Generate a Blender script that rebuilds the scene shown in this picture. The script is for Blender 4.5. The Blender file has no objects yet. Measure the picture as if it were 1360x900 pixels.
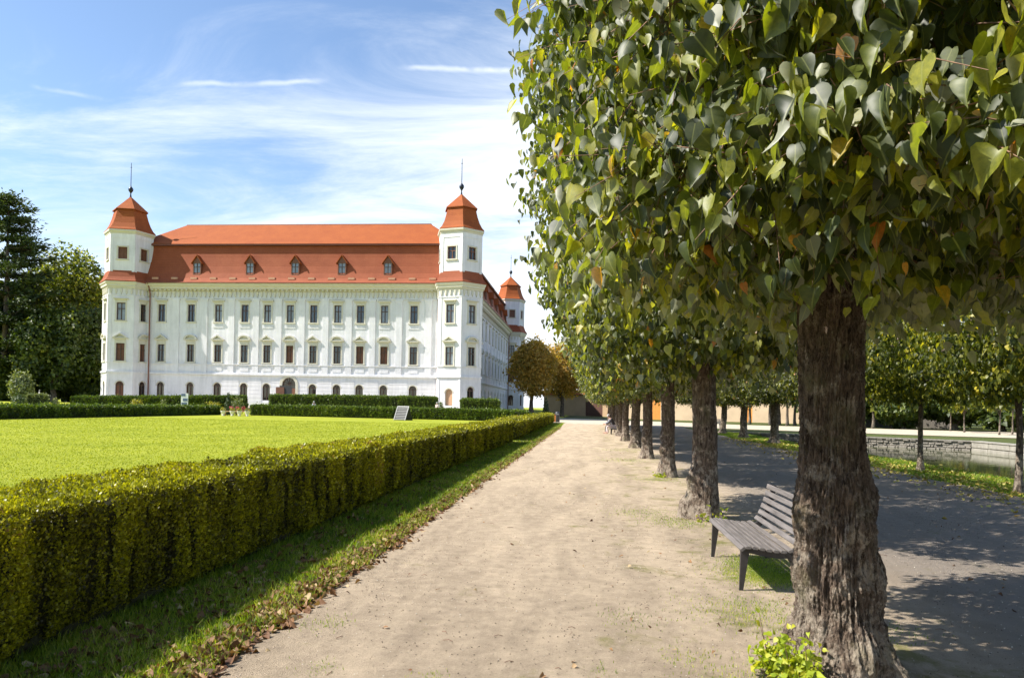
import bpy, math, random
import numpy as np
from mathutils import Vector, Matrix, noise as mnoise

random.seed(7); rng = np.random.default_rng(7)
R = math.radians; PI = math.pi
scene = bpy.context.scene
col = scene.collection

# ------------------------------------------------------------------ camera
cam_d = bpy.data.cameras.new('camera'); cam = bpy.data.objects.new('camera', cam_d); col.objects.link(cam)
scene.camera = cam
YAW, PITCH, ROLL = 5.81, 0.4, 1.07
cam_d.sensor_width = 36; cam_d.lens = 36 * 1000 / 1360; cam_d.shift_y = 0.061
cam_d.clip_start = 0.05; cam_d.clip_end = 3000
cam.location = (0, 0, 1.65)
cam.rotation_euler = (Matrix.Rotation(R(YAW), 3, 'Z') @ Matrix.Rotation(R(90 + PITCH), 3, 'X') @ Matrix.Rotation(R(ROLL), 3, 'Z')).to_euler()
CAMM = cam.rotation_euler.to_matrix()
def at(px, d):
    """ground position seen along column px of the photograph, at distance d"""
    v = CAMM @ Vector(((px - 680) / 1000, (450 + 0.061 * 1360 - 541) / 1000, -1))
    return (v.x * d, v.y * d)

# ------------------------------------------------------------------ light
SUN_DIR = Vector((-5.5, -1.38, 6.2)).normalized()
elev = math.asin(SUN_DIR.z); azim = math.atan2(SUN_DIR.x, SUN_DIR.y)
sd = bpy.data.lights.new('sun', 'SUN'); sun = bpy.data.objects.new('sun', sd); col.objects.link(sun)
sd.energy = 5.0; sd.angle = R(0.53); sd.color = (1.0, 0.945, 0.86)
sun.rotation_euler = SUN_DIR.to_track_quat('Z', 'Y').to_euler(); sun.location = (-60, -10, 60)
world = bpy.data.worlds.new('World'); scene.world = world; world.use_nodes = True
scene.view_settings.view_transform = 'Standard'; scene.view_settings.look = 'None'
scene.view_settings.exposure = 0.95; scene.view_settings.gamma = 1
scene.view_settings.use_curve_mapping = False
cy = scene.cycles
cy.max_bounces = 6; cy.diffuse_bounces = 3; cy.glossy_bounces = 2; cy.transmission_bounces = 4; cy.transparent_max_bounces = 4
cy.caustics_reflective = False; cy.caustics_refractive = False
cy.use_adaptive_sampling = True; cy.adaptive_threshold = 0.02
cy.use_denoising = True

def N(nt, t, loc=None, **kw):
    n = nt.nodes.new(t)
    for k, v in kw.items():
        if k == 'inp':
            for a, b in v.items(): n.inputs[a].default_value = b
        else: setattr(n, k, v)
    return n
def L(nt, a, b): nt.links.new(a, b)
def math_n(nt, op, a, b=None, c=None, clamp=False):
    n = nt.nodes.new('ShaderNodeMath'); n.operation = op; n.use_clamp = clamp
    for i, v in enumerate((a, b, c)):
        if v is None: continue
        if isinstance(v, (int, float)): n.inputs[i].default_value = v
        else: nt.links.new(v, n.inputs[i])
    return n.outputs[0]
def maprange(nt, v, a, b, c=0.0, d=1.0, smooth=True):
    n = nt.nodes.new('ShaderNodeMapRange'); n.interpolation_type = 'SMOOTHSTEP' if smooth else 'LINEAR'
    nt.links.new(v, n.inputs[0])
    for i, x in enumerate((a, b, c, d)): n.inputs[i + 1].default_value = x
    return n.outputs[0]

def build_world():
    nt = world.node_tree; nt.nodes.clear()
    out = N(nt, 'ShaderNodeOutputWorld'); bg = N(nt, 'ShaderNodeBackground'); L(nt, bg.outputs[0], out.inputs[0])
    sky = N(nt, 'ShaderNodeTexSky', sky_type='NISHITA', sun_disc=False)
    sky.sun_elevation = elev; sky.sun_rotation = azim
    sky.altitude = 200; sky.air_density = 1.0; sky.dust_density = 0.35; sky.ozone_density = 2.2
    tc = N(nt, 'ShaderNodeTexCoord'); sep = N(nt, 'ShaderNodeSeparateXYZ'); L(nt, tc.outputs['Generated'], sep.inputs[0])
    x, y, z = sep.outputs
    az = math_n(nt, 'MULTIPLY', math_n(nt, 'ARCTAN2', x, y), 180 / PI)      # degrees, 0 = alley, negative = left
    el = math_n(nt, 'MULTIPLY', math_n(nt, 'ARCSINE', z), 180 / PI)
    zc = math_n(nt, 'MAXIMUM', z, 0.02)
    # cirrus streaks: noise on a plane high above, stretched
    u = math_n(nt, 'DIVIDE', x, math_n(nt, 'ADD', zc, 0.12)); v = math_n(nt, 'DIVIDE', y, math_n(nt, 'ADD', zc, 0.12))
    cmb = N(nt, 'ShaderNodeCombineXYZ'); L(nt, u, cmb.inputs[0]); L(nt, v, cmb.inputs[1])
    mp = N(nt, 'ShaderNodeMapping'); L(nt, cmb.outputs[0], mp.inputs[0])
    mp.inputs['Rotation'].default_value = (0, 0, R(-32)); mp.inputs['Scale'].default_value = (0.75, 1.5, 1); mp.inputs['Location'].default_value = (3.1, 1.7, 0)
    n1 = N(nt, 'ShaderNodeTexNoise', inp={'Scale': 1.25, 'Detail': 11, 'Roughness': 0.66, 'Distortion': 0.7}); L(nt, mp.outputs[0], n1.inputs['Vector'])
    n2 = N(nt, 'ShaderNodeTexNoise', inp={'Scale': 0.45, 'Detail': 3, 'Roughness': 0.5, 'Distortion': 0.3}); L(nt, mp.outputs[0], n2.inputs['Vector'])
    # more cloud low on the right, clearer at the top
    low = maprange(nt, el, 26, 5)
    right = maprange(nt, az, -38, 2)
    bias = math_n(nt, 'ADD', math_n(nt, 'MULTIPLY', low, 0.12), math_n(nt, 'MULTIPLY', math_n(nt, 'MULTIPLY', right, maprange(nt, el, 34, 15)), 0.20))
    s = math_n(nt, 'ADD', math_n(nt, 'ADD', math_n(nt, 'MULTIPLY', n1.outputs[0], 0.62), math_n(nt, 'MULTIPLY', n2.outputs[0], 0.38)), bias)
    cl = maprange(nt, s, 0.50, 0.80)
    # contrails: thin bands in azimuth / elevation
    def trail(a0, a1, e0, e1, w, amp):
        t = math_n(nt, 'DIVIDE', math_n(nt, 'SUBTRACT', az, a0), a1 - a0)
        line = math_n(nt, 'ADD', math_n(nt, 'MULTIPLY', t, e1 - e0), e0)
        nn = N(nt, 'ShaderNodeTexNoise', inp={'Scale': 22, 'Detail': 4}); L(nt, tc.outputs['Generated'], nn.inputs['Vector'])
        wob = math_n(nt, 'MULTIPLY', math_n(nt, 'SUBTRACT', nn.outputs[0], 0.5), w * 2.2)
        dist = math_n(nt, 'ABSOLUTE', math_n(nt, 'SUBTRACT', math_n(nt, 'SUBTRACT', el, line), wob))
        band = maprange(nt, dist, w, 0)
        ends = math_n(nt, 'MULTIPLY', maprange(nt, t, 0, 0.15), maprange(nt, t, 1, 0.75))
        return math_n(nt, 'MULTIPLY', math_n(nt, 'MULTIPLY', band, ends), math_n(nt, 'MULTIPLY', maprange(nt, nn.outputs[0], 0.3, 0.6), amp))
    t1 = trail(-31.0, -19.5, 20.9, 22.6, 0.26, 0.42)
    t2 = trail(-15.5, 0, 23.9, 24.2, 0.26, 0.42)
    t3 = trail(-39, -34.0, 19.2, 19.3, 0.22, 0.3)
    tot = math_n(nt, 'ADD', math_n(nt, 'ADD', math_n(nt, 'MULTIPLY', cl, maprange(nt, math_n(nt, 'ABSOLUTE', math_n(nt, 'ADD', az, 15)), 45, 85, 0.92, 0.25)), t1), math_n(nt, 'ADD', t2, t3), clamp=True)
    mix = N(nt, 'ShaderNodeMix', data_type='RGBA'); L(nt, tot, mix.inputs[0]); L(nt, sky.outputs[0], mix.inputs[6])
    mix.inputs[7].default_value = (5.6, 5.9, 6.2, 1)
    L(nt, mix.outputs[2], bg.inputs[0]); bg.inputs[1].default_value = 0.112
build_world()

# ------------------------------------------------------------------ materials
M = {}
def new_mat(name):
    m = bpy.data.materials.new(name); m.use_nodes = True; M[name] = m
    nt = m.node_tree; b = nt.nodes['Principled BSDF']; return m, nt, b
def simple(name, c, rough=0.6, var=0.12, scale=4.0, bump=0.0, bscale=40.0, metal=0.0, spec=0.5):
    m, nt, b = new_mat(name)
    tc = N(nt, 'ShaderNodeTexCoord')
    n = N(nt, 'ShaderNodeTexNoise', inp={'Scale': scale, 'Detail': 6, 'Roughness': 0.6}); L(nt, tc.outputs['Object'], n.inputs['Vector'])
    r = N(nt, 'ShaderNodeValToRGB'); L(nt, n.outputs[0], r.inputs[0])
    r.color_ramp.elements[0].position = 0.3; r.color_ramp.elements[1].position = 0.7
    r.color_ramp.elements[0].color = tuple(max(0, v * (1 - var)) for v in c) + (1,)
    r.color_ramp.elements[1].color = tuple(min(1, v * (1 + var)) for v in c) + (1,)
    L(nt, r.outputs[0], b.inputs['Base Color'])
    b.inputs['Roughness'].default_value = rough; b.inputs['Metallic'].default_value = metal; b.inputs['Specular IOR Level'].default_value = spec
    if bump:
        n2 = N(nt, 'ShaderNodeTexNoise', inp={'Scale': bscale, 'Detail': 5}); L(nt, tc.outputs['Object'], n2.inputs['Vector'])
        bp = N(nt, 'ShaderNodeBump', inp={'Strength': 0.6, 'Distance': bump}); L(nt, n2.outputs[0], bp.inputs['Height']); L(nt, bp.outputs[0], b.inputs['Normal'])
    return m
def leafmat(name, stops, transl=0.35, rough=0.45, spec=0.4, pale=None, tboost=2.2):
    """foliage: colour picked per leaf from the 'rnd' attribute; underside paler when pale is given"""
    m, nt, b = new_mat(name)
    a = N(nt, 'ShaderNodeAttribute', attribute_name='rnd')
    r = N(nt, 'ShaderNodeValToRGB'); L(nt, a.outputs['Fac'], r.inputs[0])
    cr = r.color_ramp
    while len(cr.elements) < len(stops): cr.elements.new(0.5)
    for e, (p, c) in zip(cr.elements, stops): e.position = p; e.color = tuple(c) + (1,)
    colr = r.outputs[0]
    if name == 'linden_leaf':
        tcl = N(nt, 'ShaderNodeTexCoord'); nl = N(nt, 'ShaderNodeTexNoise', inp={'Scale': 45, 'Detail': 4, 'Roughness': 0.7}); L(nt, tcl.outputs['Object'], nl.inputs['Vector'])
        ml = N(nt, 'ShaderNodeMix', data_type='RGBA', blend_type='MULTIPLY'); ml.inputs[0].default_value = 1; L(nt, colr, ml.inputs[6])
        rl = N(nt, 'ShaderNodeValToRGB'); L(nt, nl.outputs[0], rl.inputs[0]); rl.color_ramp.elements[0].position = 0.3; rl.color_ramp.elements[0].color = (0.62, 0.68, 0.6, 1); rl.color_ramp.elements[1].position = 0.7; rl.color_ramp.elements[1].color = (1.3, 1.22, 1.2, 1)
        L(nt, rl.outputs[0], ml.inputs[7])
        ar = N(nt, 'ShaderNodeAttribute', attribute_name='rib'); mr = N(nt, 'ShaderNodeMix', data_type='RGBA')
        L(nt, maprange(nt, ar.outputs['Fac'], 0.90, 1.0, 0, 0.45), mr.inputs[0]); L(nt, ml.outputs[2], mr.inputs[6]); mr.inputs[7].default_value = (0.26, 0.28, 0.09, 1); colr = mr.outputs[2]
    if pale:
        g = N(nt, 'ShaderNodeNewGeometry'); mx = N(nt, 'ShaderNodeMix', data_type='RGBA')
        L(nt, math_n(nt, 'MULTIPLY', g.outputs['Backfacing'], 0.75), mx.inputs[0]); L(nt, colr, mx.inputs[6]); mx.inputs[7].default_value = tuple(pale) + (1,)
        colr2 = mx.outputs[2]
    else: colr2 = colr
    L(nt, colr2, b.inputs['Base Color']); b.inputs['Roughness'].default_value = rough; b.inputs['Specular IOR Level'].default_value = spec
    t = N(nt, 'ShaderNodeBsdfTranslucent')
    mt = N(nt, 'ShaderNodeMix', data_type='RGBA', blend_type='MULTIPLY'); mt.inputs[0].default_value = 1
    L(nt, colr, mt.inputs[6]); mt.inputs[7].default_value = (1.35 * tboost, 1.35 * tboost, 0.35 * tboost, 1)
    L(nt, mt.outputs[2], t.inputs[0])
    ms = N(nt, 'ShaderNodeMixShader'); ms.inputs[0].default_value = transl
    L(nt, b.outputs[0], ms.inputs[1]); L(nt, t.outputs[0], ms.inputs[2])
    L(nt, ms.outputs[0], nt.nodes['Material Output'].inputs[0])
    return m

leafmat('linden_leaf', [(0.0, (0.020, 0.032, 0.006)), (0.35, (0.050, 0.068, 0.009)), (0.62, (0.125, 0.148, 0.012)), (0.9, (0.27, 0.26, 0.020)), (0.965, (0.30, 0.25, 0.02)), (0.985, (0.40, 0.17, 0.03)), (1.0, (0.32, 0.10, 0.02))],
        transl=0.33, rough=0.52, spec=0.65, pale=(0.34, 0.345, 0.25), tboost=2.5)
leafmat('young_leaf', [(0.0, (0.030, 0.045, 0.010)), (0.45, (0.075, 0.095, 0.014)), (0.8, (0.22, 0.22, 0.025)), (1.0, (0.48, 0.40, 0.04))], transl=0.4, rough=0.45)
leafmat('autumn_leaf', [(0.0, (0.20, 0.16, 0.03)), (0.4, (0.40, 0.265, 0.05)), (0.75, (0.54, 0.33, 0.07)), (1.0, (0.62, 0.46, 0.12))], transl=0.4, rough=0.6, tboost=1.2)
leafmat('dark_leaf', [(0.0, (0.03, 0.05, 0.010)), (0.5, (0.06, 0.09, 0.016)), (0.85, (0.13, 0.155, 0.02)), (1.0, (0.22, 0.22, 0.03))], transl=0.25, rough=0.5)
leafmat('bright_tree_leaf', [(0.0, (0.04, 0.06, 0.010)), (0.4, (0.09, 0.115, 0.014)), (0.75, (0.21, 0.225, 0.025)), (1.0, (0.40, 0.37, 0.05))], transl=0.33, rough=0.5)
leafmat('needle', [(0.0, (0.022, 0.042, 0.014)), (0.6, (0.05, 0.08, 0.024)), (1.0, (0.10, 0.13, 0.04))], transl=0.1, rough=0.6)
leafmat('box_leaf', [(0.0, (0.034, 0.030, 0.010)), (0.3, (0.115, 0.115, 0.012)), (0.7, (0.33, 0.325, 0.012)), (0.95, (0.50, 0.46, 0.02)), (1.0, (0.26, 0.16, 0.06))], transl=0.28, rough=0.42, spec=0.4, tboost=1.5)
leafmat('yew_leaf', [(0.0, (0.03, 0.055, 0.010)), (0.5, (0.085, 0.135, 0.016)), (1.0, (0.20, 0.25, 0.025))], transl=0.2, rough=0.5, tboost=1.5)
leafmat('sprout_leaf', [(0.0, (0.20, 0.28, 0.02)), (0.6, (0.36, 0.42, 0.03)), (1.0, (0.46, 0.44, 0.05))], transl=0.4, rough=0.5, tboost=1.1)
leafmat('pale_shrub_leaf', [(0.0, (0.09, 0.12, 0.05)), (0.6, (0.17, 0.20, 0.09)), (1.0, (0.28, 0.29, 0.15))], transl=0.25, rough=0.6, tboost=1.2)
leafmat('yellow_shrub_leaf', [(0.0, (0.14, 0.15, 0.02)), (0.6, (0.28, 0.27, 0.03)), (1.0, (0.40, 0.33, 0.06))], transl=0.3, rough=0.6, tboost=1.2)
leafmat('grass_blade', [(0.0, (0.07, 0.12, 0.014)), (0.4, (0.15, 0.235, 0.022)), (0.8, (0.30, 0.36, 0.035)), (1.0, (0.45, 0.40, 0.14))], transl=0.35, rough=0.5, tboost=1.7)
leafmat('lawn_blade', [(0.0, (0.20, 0.24, 0.010)), (0.5, (0.295, 0.33, 0.022)), (1.0, (0.40, 0.40, 0.05))], transl=0.3, rough=0.5, tboost=1.4)
leafmat('dead_leaf', [(0.0, (0.07, 0.032, 0.015)), (0.4, (0.17, 0.08, 0.035)), (0.75, (0.30, 0.17, 0.08)), (1.0, (0.42, 0.32, 0.18))], transl=0.15, rough=0.7, tboost=1.0)
leafmat('pebble', [(0.0, (0.10, 0.075, 0.05)), (0.5, (0.24, 0.19, 0.14)), (0.8, (0.42, 0.35, 0.27)), (1.0, (0.66, 0.60, 0.50))], transl=0.0, rough=0.9, tboost=0.5)
leafmat('yellow_fallen_leaf', [(0.0, (0.24, 0.16, 0.04)), (0.5, (0.42, 0.34, 0.06)), (1.0, (0.55, 0.48, 0.16))], transl=0.15, rough=0.6, tboost=1.0)
simple('hedge_core', (0.035, 0.034, 0.012), 0.95, 0.5, 12, 0.02, 30)
simple('twig', (0.20, 0.115, 0.07), 0.8, 0.4, 30)

def bark_mat(name, c_lo, c_hi, moss=0.25, scale=1.0):
    m, nt, b = new_mat(name)
    tc = N(nt, 'ShaderNodeTexCoord')
    mp = N(nt, 'ShaderNodeMapping'); L(nt, tc.outputs['Object'], mp.inputs[0]); mp.inputs['Scale'].default_value = (1, 1, 0.22)
    n = N(nt, 'ShaderNodeTexNoise', inp={'Scale': 34 * scale, 'Detail': 10, 'Roughness': 0.7, 'Distortion': 0.9}); L(nt, mp.outputs[0], n.inputs['Vector'])
    n2 = N(nt, 'ShaderNodeTexNoise', inp={'Scale': 3.2, 'Detail': 5, 'Roughness': 0.6}); L(nt, tc.outputs['Object'], n2.inputs['Vector'])
    n3 = N(nt, 'ShaderNodeTexNoise', inp={'Scale': 90 * scale, 'Detail': 4}); L(nt, tc.outputs['Object'], n3.inputs['Vector'])
    r = N(nt, 'ShaderNodeValToRGB'); L(nt, n.outputs[0], r.inputs[0])
    r.color_ramp.elements[0].position = 0.36; r.color_ramp.elements[1].position = 0.66
    r.color_ramp.elements[0].color = tuple(c_lo) + (1,); r.color_ramp.elements[1].color = tuple(c_hi) + (1,)
    spz = N(nt, 'ShaderNodeSeparateXYZ'); L(nt, tc.outputs['Object'], spz.inputs[0])
    n4 = N(nt, 'ShaderNodeTexNoise', inp={'Scale': 7.5, 'Detail': 8, 'Roughness': 0.75}); L(nt, tc.outputs['Object'], n4.inputs['Vector'])
    low = maprange(nt, spz.outputs[2], 1.3, 0.3, 0.0, 0.08)
    lich = N(nt, 'ShaderNodeMix', data_type='RGBA'); L(nt, math_n(nt, 'MULTIPLY', maprange(nt, math_n(nt, 'ADD', n4.outputs[0], low), 0.52, 0.64), maprange(nt, n.outputs[0], 0.36, 0.52)), lich.inputs[0]); L(nt, r.outputs[0], lich.inputs[6]); lich.inputs[7].default_value = (0.33, 0.275, 0.215, 1)
    mx = N(nt, 'ShaderNodeMix', data_type='RGBA'); L(nt, maprange(nt, n2.outputs[0], 0.52, 0.70, 0, moss), mx.inputs[0]); L(nt, lich.outputs[2], mx.inputs[6])
    mx.inputs[7].default_value = (0.19, 0.18, 0.09, 1)
    L(nt, mx.outputs[2], b.inputs['Base Color']); b.inputs['Roughness'].default_value = 0.9; b.inputs['Specular IOR Level'].default_value = 0.2
    h = math_n(nt, 'ADD', n.outputs[0], math_n(nt, 'MULTIPLY', n3.outputs[0], 0.35))
    bp = N(nt, 'ShaderNodeBump', inp={'Strength': 1.0, 'Distance': 0.035}); L(nt, h, bp.inputs['Height']); L(nt, bp.outputs[0], b.inputs['Normal'])
bark_mat('bark', (0.022, 0.014, 0.010), (0.225, 0.165, 0.122), 0.40)
bark_mat('bark_far', (0.035, 0.026, 0.02), (0.16, 0.125, 0.095), 0.3, 0.6)

# ---- ground
def ground_mat():
    m, nt, b = new_mat('grass_ground')
    tc = N(nt, 'ShaderNodeTexCoord'); P = tc.outputs['Object']
    n1 = N(nt, 'ShaderNodeTexNoise', inp={'Scale': 0.22, 'Detail': 6, 'Roughness': 0.6}); L(nt, P, n1.inputs['Vector'])
    n2 = N(nt, 'ShaderNodeTexNoise', inp={'Scale': 9, 'Detail': 6, 'Roughness': 0.7}); L(nt, P, n2.inputs['Vector'])
    n3 = N(nt, 'ShaderNodeTexNoise', inp={'Scale': 60, 'Detail': 3, 'Roughness': 0.7}); L(nt, P, n3.inputs['Vector'])
    r = N(nt, 'ShaderNodeValToRGB'); L(nt, math_n(nt, 'ADD', math_n(nt, 'MULTIPLY', n1.outputs[0], 0.45), math_n(nt, 'ADD', math_n(nt, 'MULTIPLY', n2.outputs[0], 0.3), math_n(nt, 'MULTIPLY', n3.outputs[0], 0.25))), r.inputs[0])
    cr = r.color_ramp; cr.elements[0].position = 0.38; cr.elements[1].position = 0.64
    cr.elements[0].color = (0.195, 0.238, 0.012, 1); cr.elements[1].color = (0.38, 0.395, 0.040, 1)
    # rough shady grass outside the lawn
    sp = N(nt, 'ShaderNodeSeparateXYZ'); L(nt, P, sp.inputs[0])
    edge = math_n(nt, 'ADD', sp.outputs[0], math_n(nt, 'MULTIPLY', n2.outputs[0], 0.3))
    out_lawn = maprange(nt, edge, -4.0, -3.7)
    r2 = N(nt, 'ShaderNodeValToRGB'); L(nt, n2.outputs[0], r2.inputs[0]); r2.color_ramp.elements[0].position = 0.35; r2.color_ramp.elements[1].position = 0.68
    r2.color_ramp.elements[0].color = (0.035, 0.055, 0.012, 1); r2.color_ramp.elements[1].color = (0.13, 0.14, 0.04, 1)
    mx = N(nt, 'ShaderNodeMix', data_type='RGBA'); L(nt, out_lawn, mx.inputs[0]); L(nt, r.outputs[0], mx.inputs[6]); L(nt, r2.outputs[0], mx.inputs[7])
    L(nt, mx.outputs[2], b.inputs['Base Color']); b.inputs['Roughness'].default_value = 0.9; b.inputs['Specular IOR Level'].default_value = 0.15
    bp = N(nt, 'ShaderNodeBump', inp={'Strength': 0.8, 'Distance': 0.03}); L(nt, n3.outputs[0], bp.inputs['Height']); L(nt, bp.outputs[0], b.inputs['Normal'])
ground_mat()
def gravel_mat(name, lo, hi, grass=0.0, grey=None):
    m, nt, b = new_mat(name)
    tc = N(nt, 'ShaderNodeTexCoord'); P = tc.outputs['Object']
    mp0 = N(nt, 'ShaderNodeMapping'); L(nt, P, mp0.inputs[0]); mp0.inputs['Scale'].default_value = (1.9, 0.42, 1)
    n0 = N(nt, 'ShaderNodeTexNoise', inp={'Scale': 0.9, 'Detail': 9, 'Roughness': 0.68, 'Distortion': 0.5}); L(nt, mp0.outputs[0], n0.inputs['Vector'])
    n1 = N(nt, 'ShaderNodeTexNoise', inp={'Scale': 7, 'Detail': 8, 'Roughness': 0.7}); L(nt, P, n1.inputs['Vector'])
    n2 = N(nt, 'ShaderNodeTexNoise', inp={'Scale': 110, 'Detail': 6, 'Roughness': 0.8}); L(nt, P, n2.inputs['Vector'])
    v = N(nt, 'ShaderNodeTexVoronoi', inp={'Scale': 45}); L(nt, P, v.inputs['Vector'])
    f = math_n(nt, 'ADD', math_n(nt, 'MULTIPLY', n0.outputs[0], 0.34), math_n(nt, 'ADD', math_n(nt, 'MULTIPLY', n1.outputs[0], 0.28), math_n(nt, 'MULTIPLY', n2.outputs[0], 0.38)))
    r = N(nt, 'ShaderNodeValToRGB'); L(nt, f, r.inputs[0]); cr = r.color_ramp; cr.elements[0].position = 0.38; cr.elements[1].position = 0.62
    cr.elements[0].color = tuple(lo) + (1,); cr.elements[1].color = tuple(hi) + (1,)
    c = r.outputs[0]
    sp = N(nt, 'ShaderNodeSeparateXYZ'); L(nt, P, sp.inputs[0])
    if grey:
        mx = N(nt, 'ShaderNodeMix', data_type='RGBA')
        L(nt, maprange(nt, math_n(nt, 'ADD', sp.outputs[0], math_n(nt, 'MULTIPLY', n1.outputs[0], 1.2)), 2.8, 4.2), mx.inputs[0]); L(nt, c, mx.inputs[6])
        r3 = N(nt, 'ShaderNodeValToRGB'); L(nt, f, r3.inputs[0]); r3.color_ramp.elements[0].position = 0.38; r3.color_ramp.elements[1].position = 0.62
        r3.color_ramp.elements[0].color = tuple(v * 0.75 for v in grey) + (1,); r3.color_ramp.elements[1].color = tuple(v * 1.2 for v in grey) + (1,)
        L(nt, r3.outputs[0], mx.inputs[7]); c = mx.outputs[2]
    if grass:
        # thin moss and grass along the tree row
        g0 = N(nt, 'ShaderNodeTexNoise', inp={'Scale': 1.5, 'Detail': 8, 'Roughness': 0.72, 'Distortion': 0.5}); L(nt, P, g0.inputs['Vector'])
        near = math_n(nt, 'MULTIPLY', maprange(nt, sp.outputs[0], -0.6, 1.4), maprange(nt, sp.outputs[0], 3.2, 2.2))
        g = maprange(nt, math_n(nt, 'ADD', g0.outputs[0], math_n(nt, 'MULTIPLY', near, 0.10)), 0.60, 0.74, 0, grass)
        mx = N(nt, 'ShaderNodeMix', data_type='RGBA'); L(nt, g, mx.inputs[0]); L(nt, c, mx.inputs[6]); mx.inputs[7].default_value = (0.17, 0.17, 0.035, 1); c = mx.outputs[2]
    sp2 = maprange(nt, v.outputs['Distance'], 0.02, 0.14, 0.6, 0.0)   # scattered grit
    g4 = N(nt, 'ShaderNodeTexNoise', inp={'Scale': 30, 'Detail': 2}); L(nt, P, g4.inputs['Vector'])
    mx = N(nt, 'ShaderNodeMix', data_type='RGBA'); L(nt, math_n(nt, 'MULTIPLY', sp2, maprange(nt, g4.outputs[0], 0.46, 0.58)), mx.inputs[0]); L(nt, c, mx.inputs[6]); mx.inputs[7].default_value = (0.10, 0.075, 0.05, 1)
    L(nt, mx.outputs[2], b.inputs['Base Color']); b.inputs['Roughness'].default_value = 0.95; b.inputs['Specular IOR Level'].default_value = 0.15
    h = math_n(nt, 'ADD', math_n(nt, 'MULTIPLY', n1.outputs[0], 0.6), n2.outputs[0])
    bp = N(nt, 'ShaderNodeBump', inp={'Strength': 1.0, 'Distance': 0.022}); L(nt, h, bp.inputs['Height']); L(nt, bp.outputs[0], b.inputs['Normal'])
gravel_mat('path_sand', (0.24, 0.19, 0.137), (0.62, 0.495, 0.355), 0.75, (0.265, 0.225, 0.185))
gravel_mat('cross_sand', (0.40, 0.34, 0.25), (0.55, 0.48, 0.37))

# ---- castle
def stucco():
    m, nt, b = new_mat('white_stucco')
    tc = N(nt, 'ShaderNodeTexCoord'); P = tc.outputs['Object']
    n = N(nt, 'ShaderNodeTexNoise', inp={'Scale': 0.5, 'Detail': 8, 'Roughness': 0.7}); L(nt, P, n.inputs['Vector'])
    mp = N(nt, 'ShaderNodeMapping'); L(nt, P, mp.inputs[0]); mp.inputs['Scale'].default_value = (2.2, 2.2, 0.25)
    st = N(nt, 'ShaderNodeTexNoise', inp={'Scale': 1.2, 'Detail': 6, 'Roughness': 0.65}); L(nt, mp.outputs[0], st.inputs['Vector'])
    r = N(nt, 'ShaderNodeValToRGB'); L(nt, math_n(nt, 'ADD', math_n(nt, 'MULTIPLY', n.outputs[0], 0.5), math_n(nt, 'MULTIPLY', st.outputs[0], 0.5)), r.inputs[0])
    r.color_ramp.elements[0].position = 0.35; r.color_ramp.elements[1].position = 0.6
    r.color_ramp.elements[0].color = (0.63, 0.62, 0.63, 1); r.color_ramp.elements[1].color = (0.80, 0.785, 0.80, 1)
    L(nt, r.outputs[0], b.inputs['Base Color']); b.inputs['Roughness'].default_value = 0.85
stucco()
simple('trim', (0.60, 0.57, 0.47), 0.8, 0.06, 2)
def roof_mat():
    m, nt, b = new_mat('roof_tile')
    tc = N(nt, 'ShaderNodeTexCoord'); P = tc.outputs['Object']
    n = N(nt, 'ShaderNodeTexNoise', inp={'Scale': 0.6, 'Detail': 8, 'Roughness': 0.7}); L(nt, P, n.inputs['Vector'])
    n2 = N(nt, 'ShaderNodeTexNoise', inp={'Scale': 6, 'Detail': 5, 'Roughness': 0.8}); L(nt, P, n2.inputs['Vector'])
    r = N(nt, 'ShaderNodeValToRGB'); L(nt, math_n(nt, 'ADD', math_n(nt, 'MULTIPLY', n.outputs[0], 0.5), math_n(nt, 'MULTIPLY', n2.outputs[0], 0.5)), r.inputs[0])
    r.color_ramp.elements[0].position = 0.38; r.color_ramp.elements[1].position = 0.60
    r.color_ramp.elements[0].color = (0.265, 0.062, 0.014, 1); r.color_ramp.elements[1].color = (0.345, 0.092, 0.020, 1)
    sp = N(nt, 'ShaderNodeSeparateXYZ'); L(nt, P, sp.inputs[0])
    w = math_n(nt, 'FRACT', math_n(nt, 'MULTIPLY', sp.outputs[2], 4.0))
    mx = N(nt, 'ShaderNodeMix', data_type='RGBA', blend_type='MULTIPLY'); L(nt, maprange(nt, w, 0.75, 1.0, 0, 0.25), mx.inputs[0]); L(nt, r.outputs[0], mx.inputs[6]); mx.inputs[7].default_value = (0.4, 0.35, 0.35, 1)
    L(nt, mx.outputs[2], b.inputs['Base Color']); b.inputs['Roughness'].default_value = 0.75; b.inputs['Specular IOR Level'].default_value = 0.25
    bp = N(nt, 'ShaderNodeBump', inp={'Strength': 0.5, 'Distance': 0.03}); L(nt, w, bp.inputs['Height']); L(nt, bp.outputs[0], b.inputs['Normal'])
roof_mat()
mo = M['roof_tile'].copy(); mo.name = 'roof_tile_old_shaded'; M['roof_tile_old_shaded'] = mo  # browner lower slopes: part older tile, part weaker sun put into the colour
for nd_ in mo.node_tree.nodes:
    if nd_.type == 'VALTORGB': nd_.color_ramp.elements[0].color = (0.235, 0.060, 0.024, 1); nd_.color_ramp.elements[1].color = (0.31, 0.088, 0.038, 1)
simple('trim_clay', (0.55, 0.30, 0.18), 0.7, 0.1)
simple('roof_dark', (0.16, 0.05, 0.03), 0.6, 0.15)
simple('window_frame', (0.085, 0.045, 0.028), 0.5, 0.2)
simple('shutter', (0.17, 0.068, 0.035), 0.6, 0.15)
simple('door_wood', (0.50, 0.30, 0.17), 0.6, 0.12, 6)
simple('downpipe', (0.20, 0.075, 0.05), 0.45, 0.2)
simple('iron', (0.03, 0.035, 0.05), 0.4, 0.2, metal=0.6)
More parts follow.
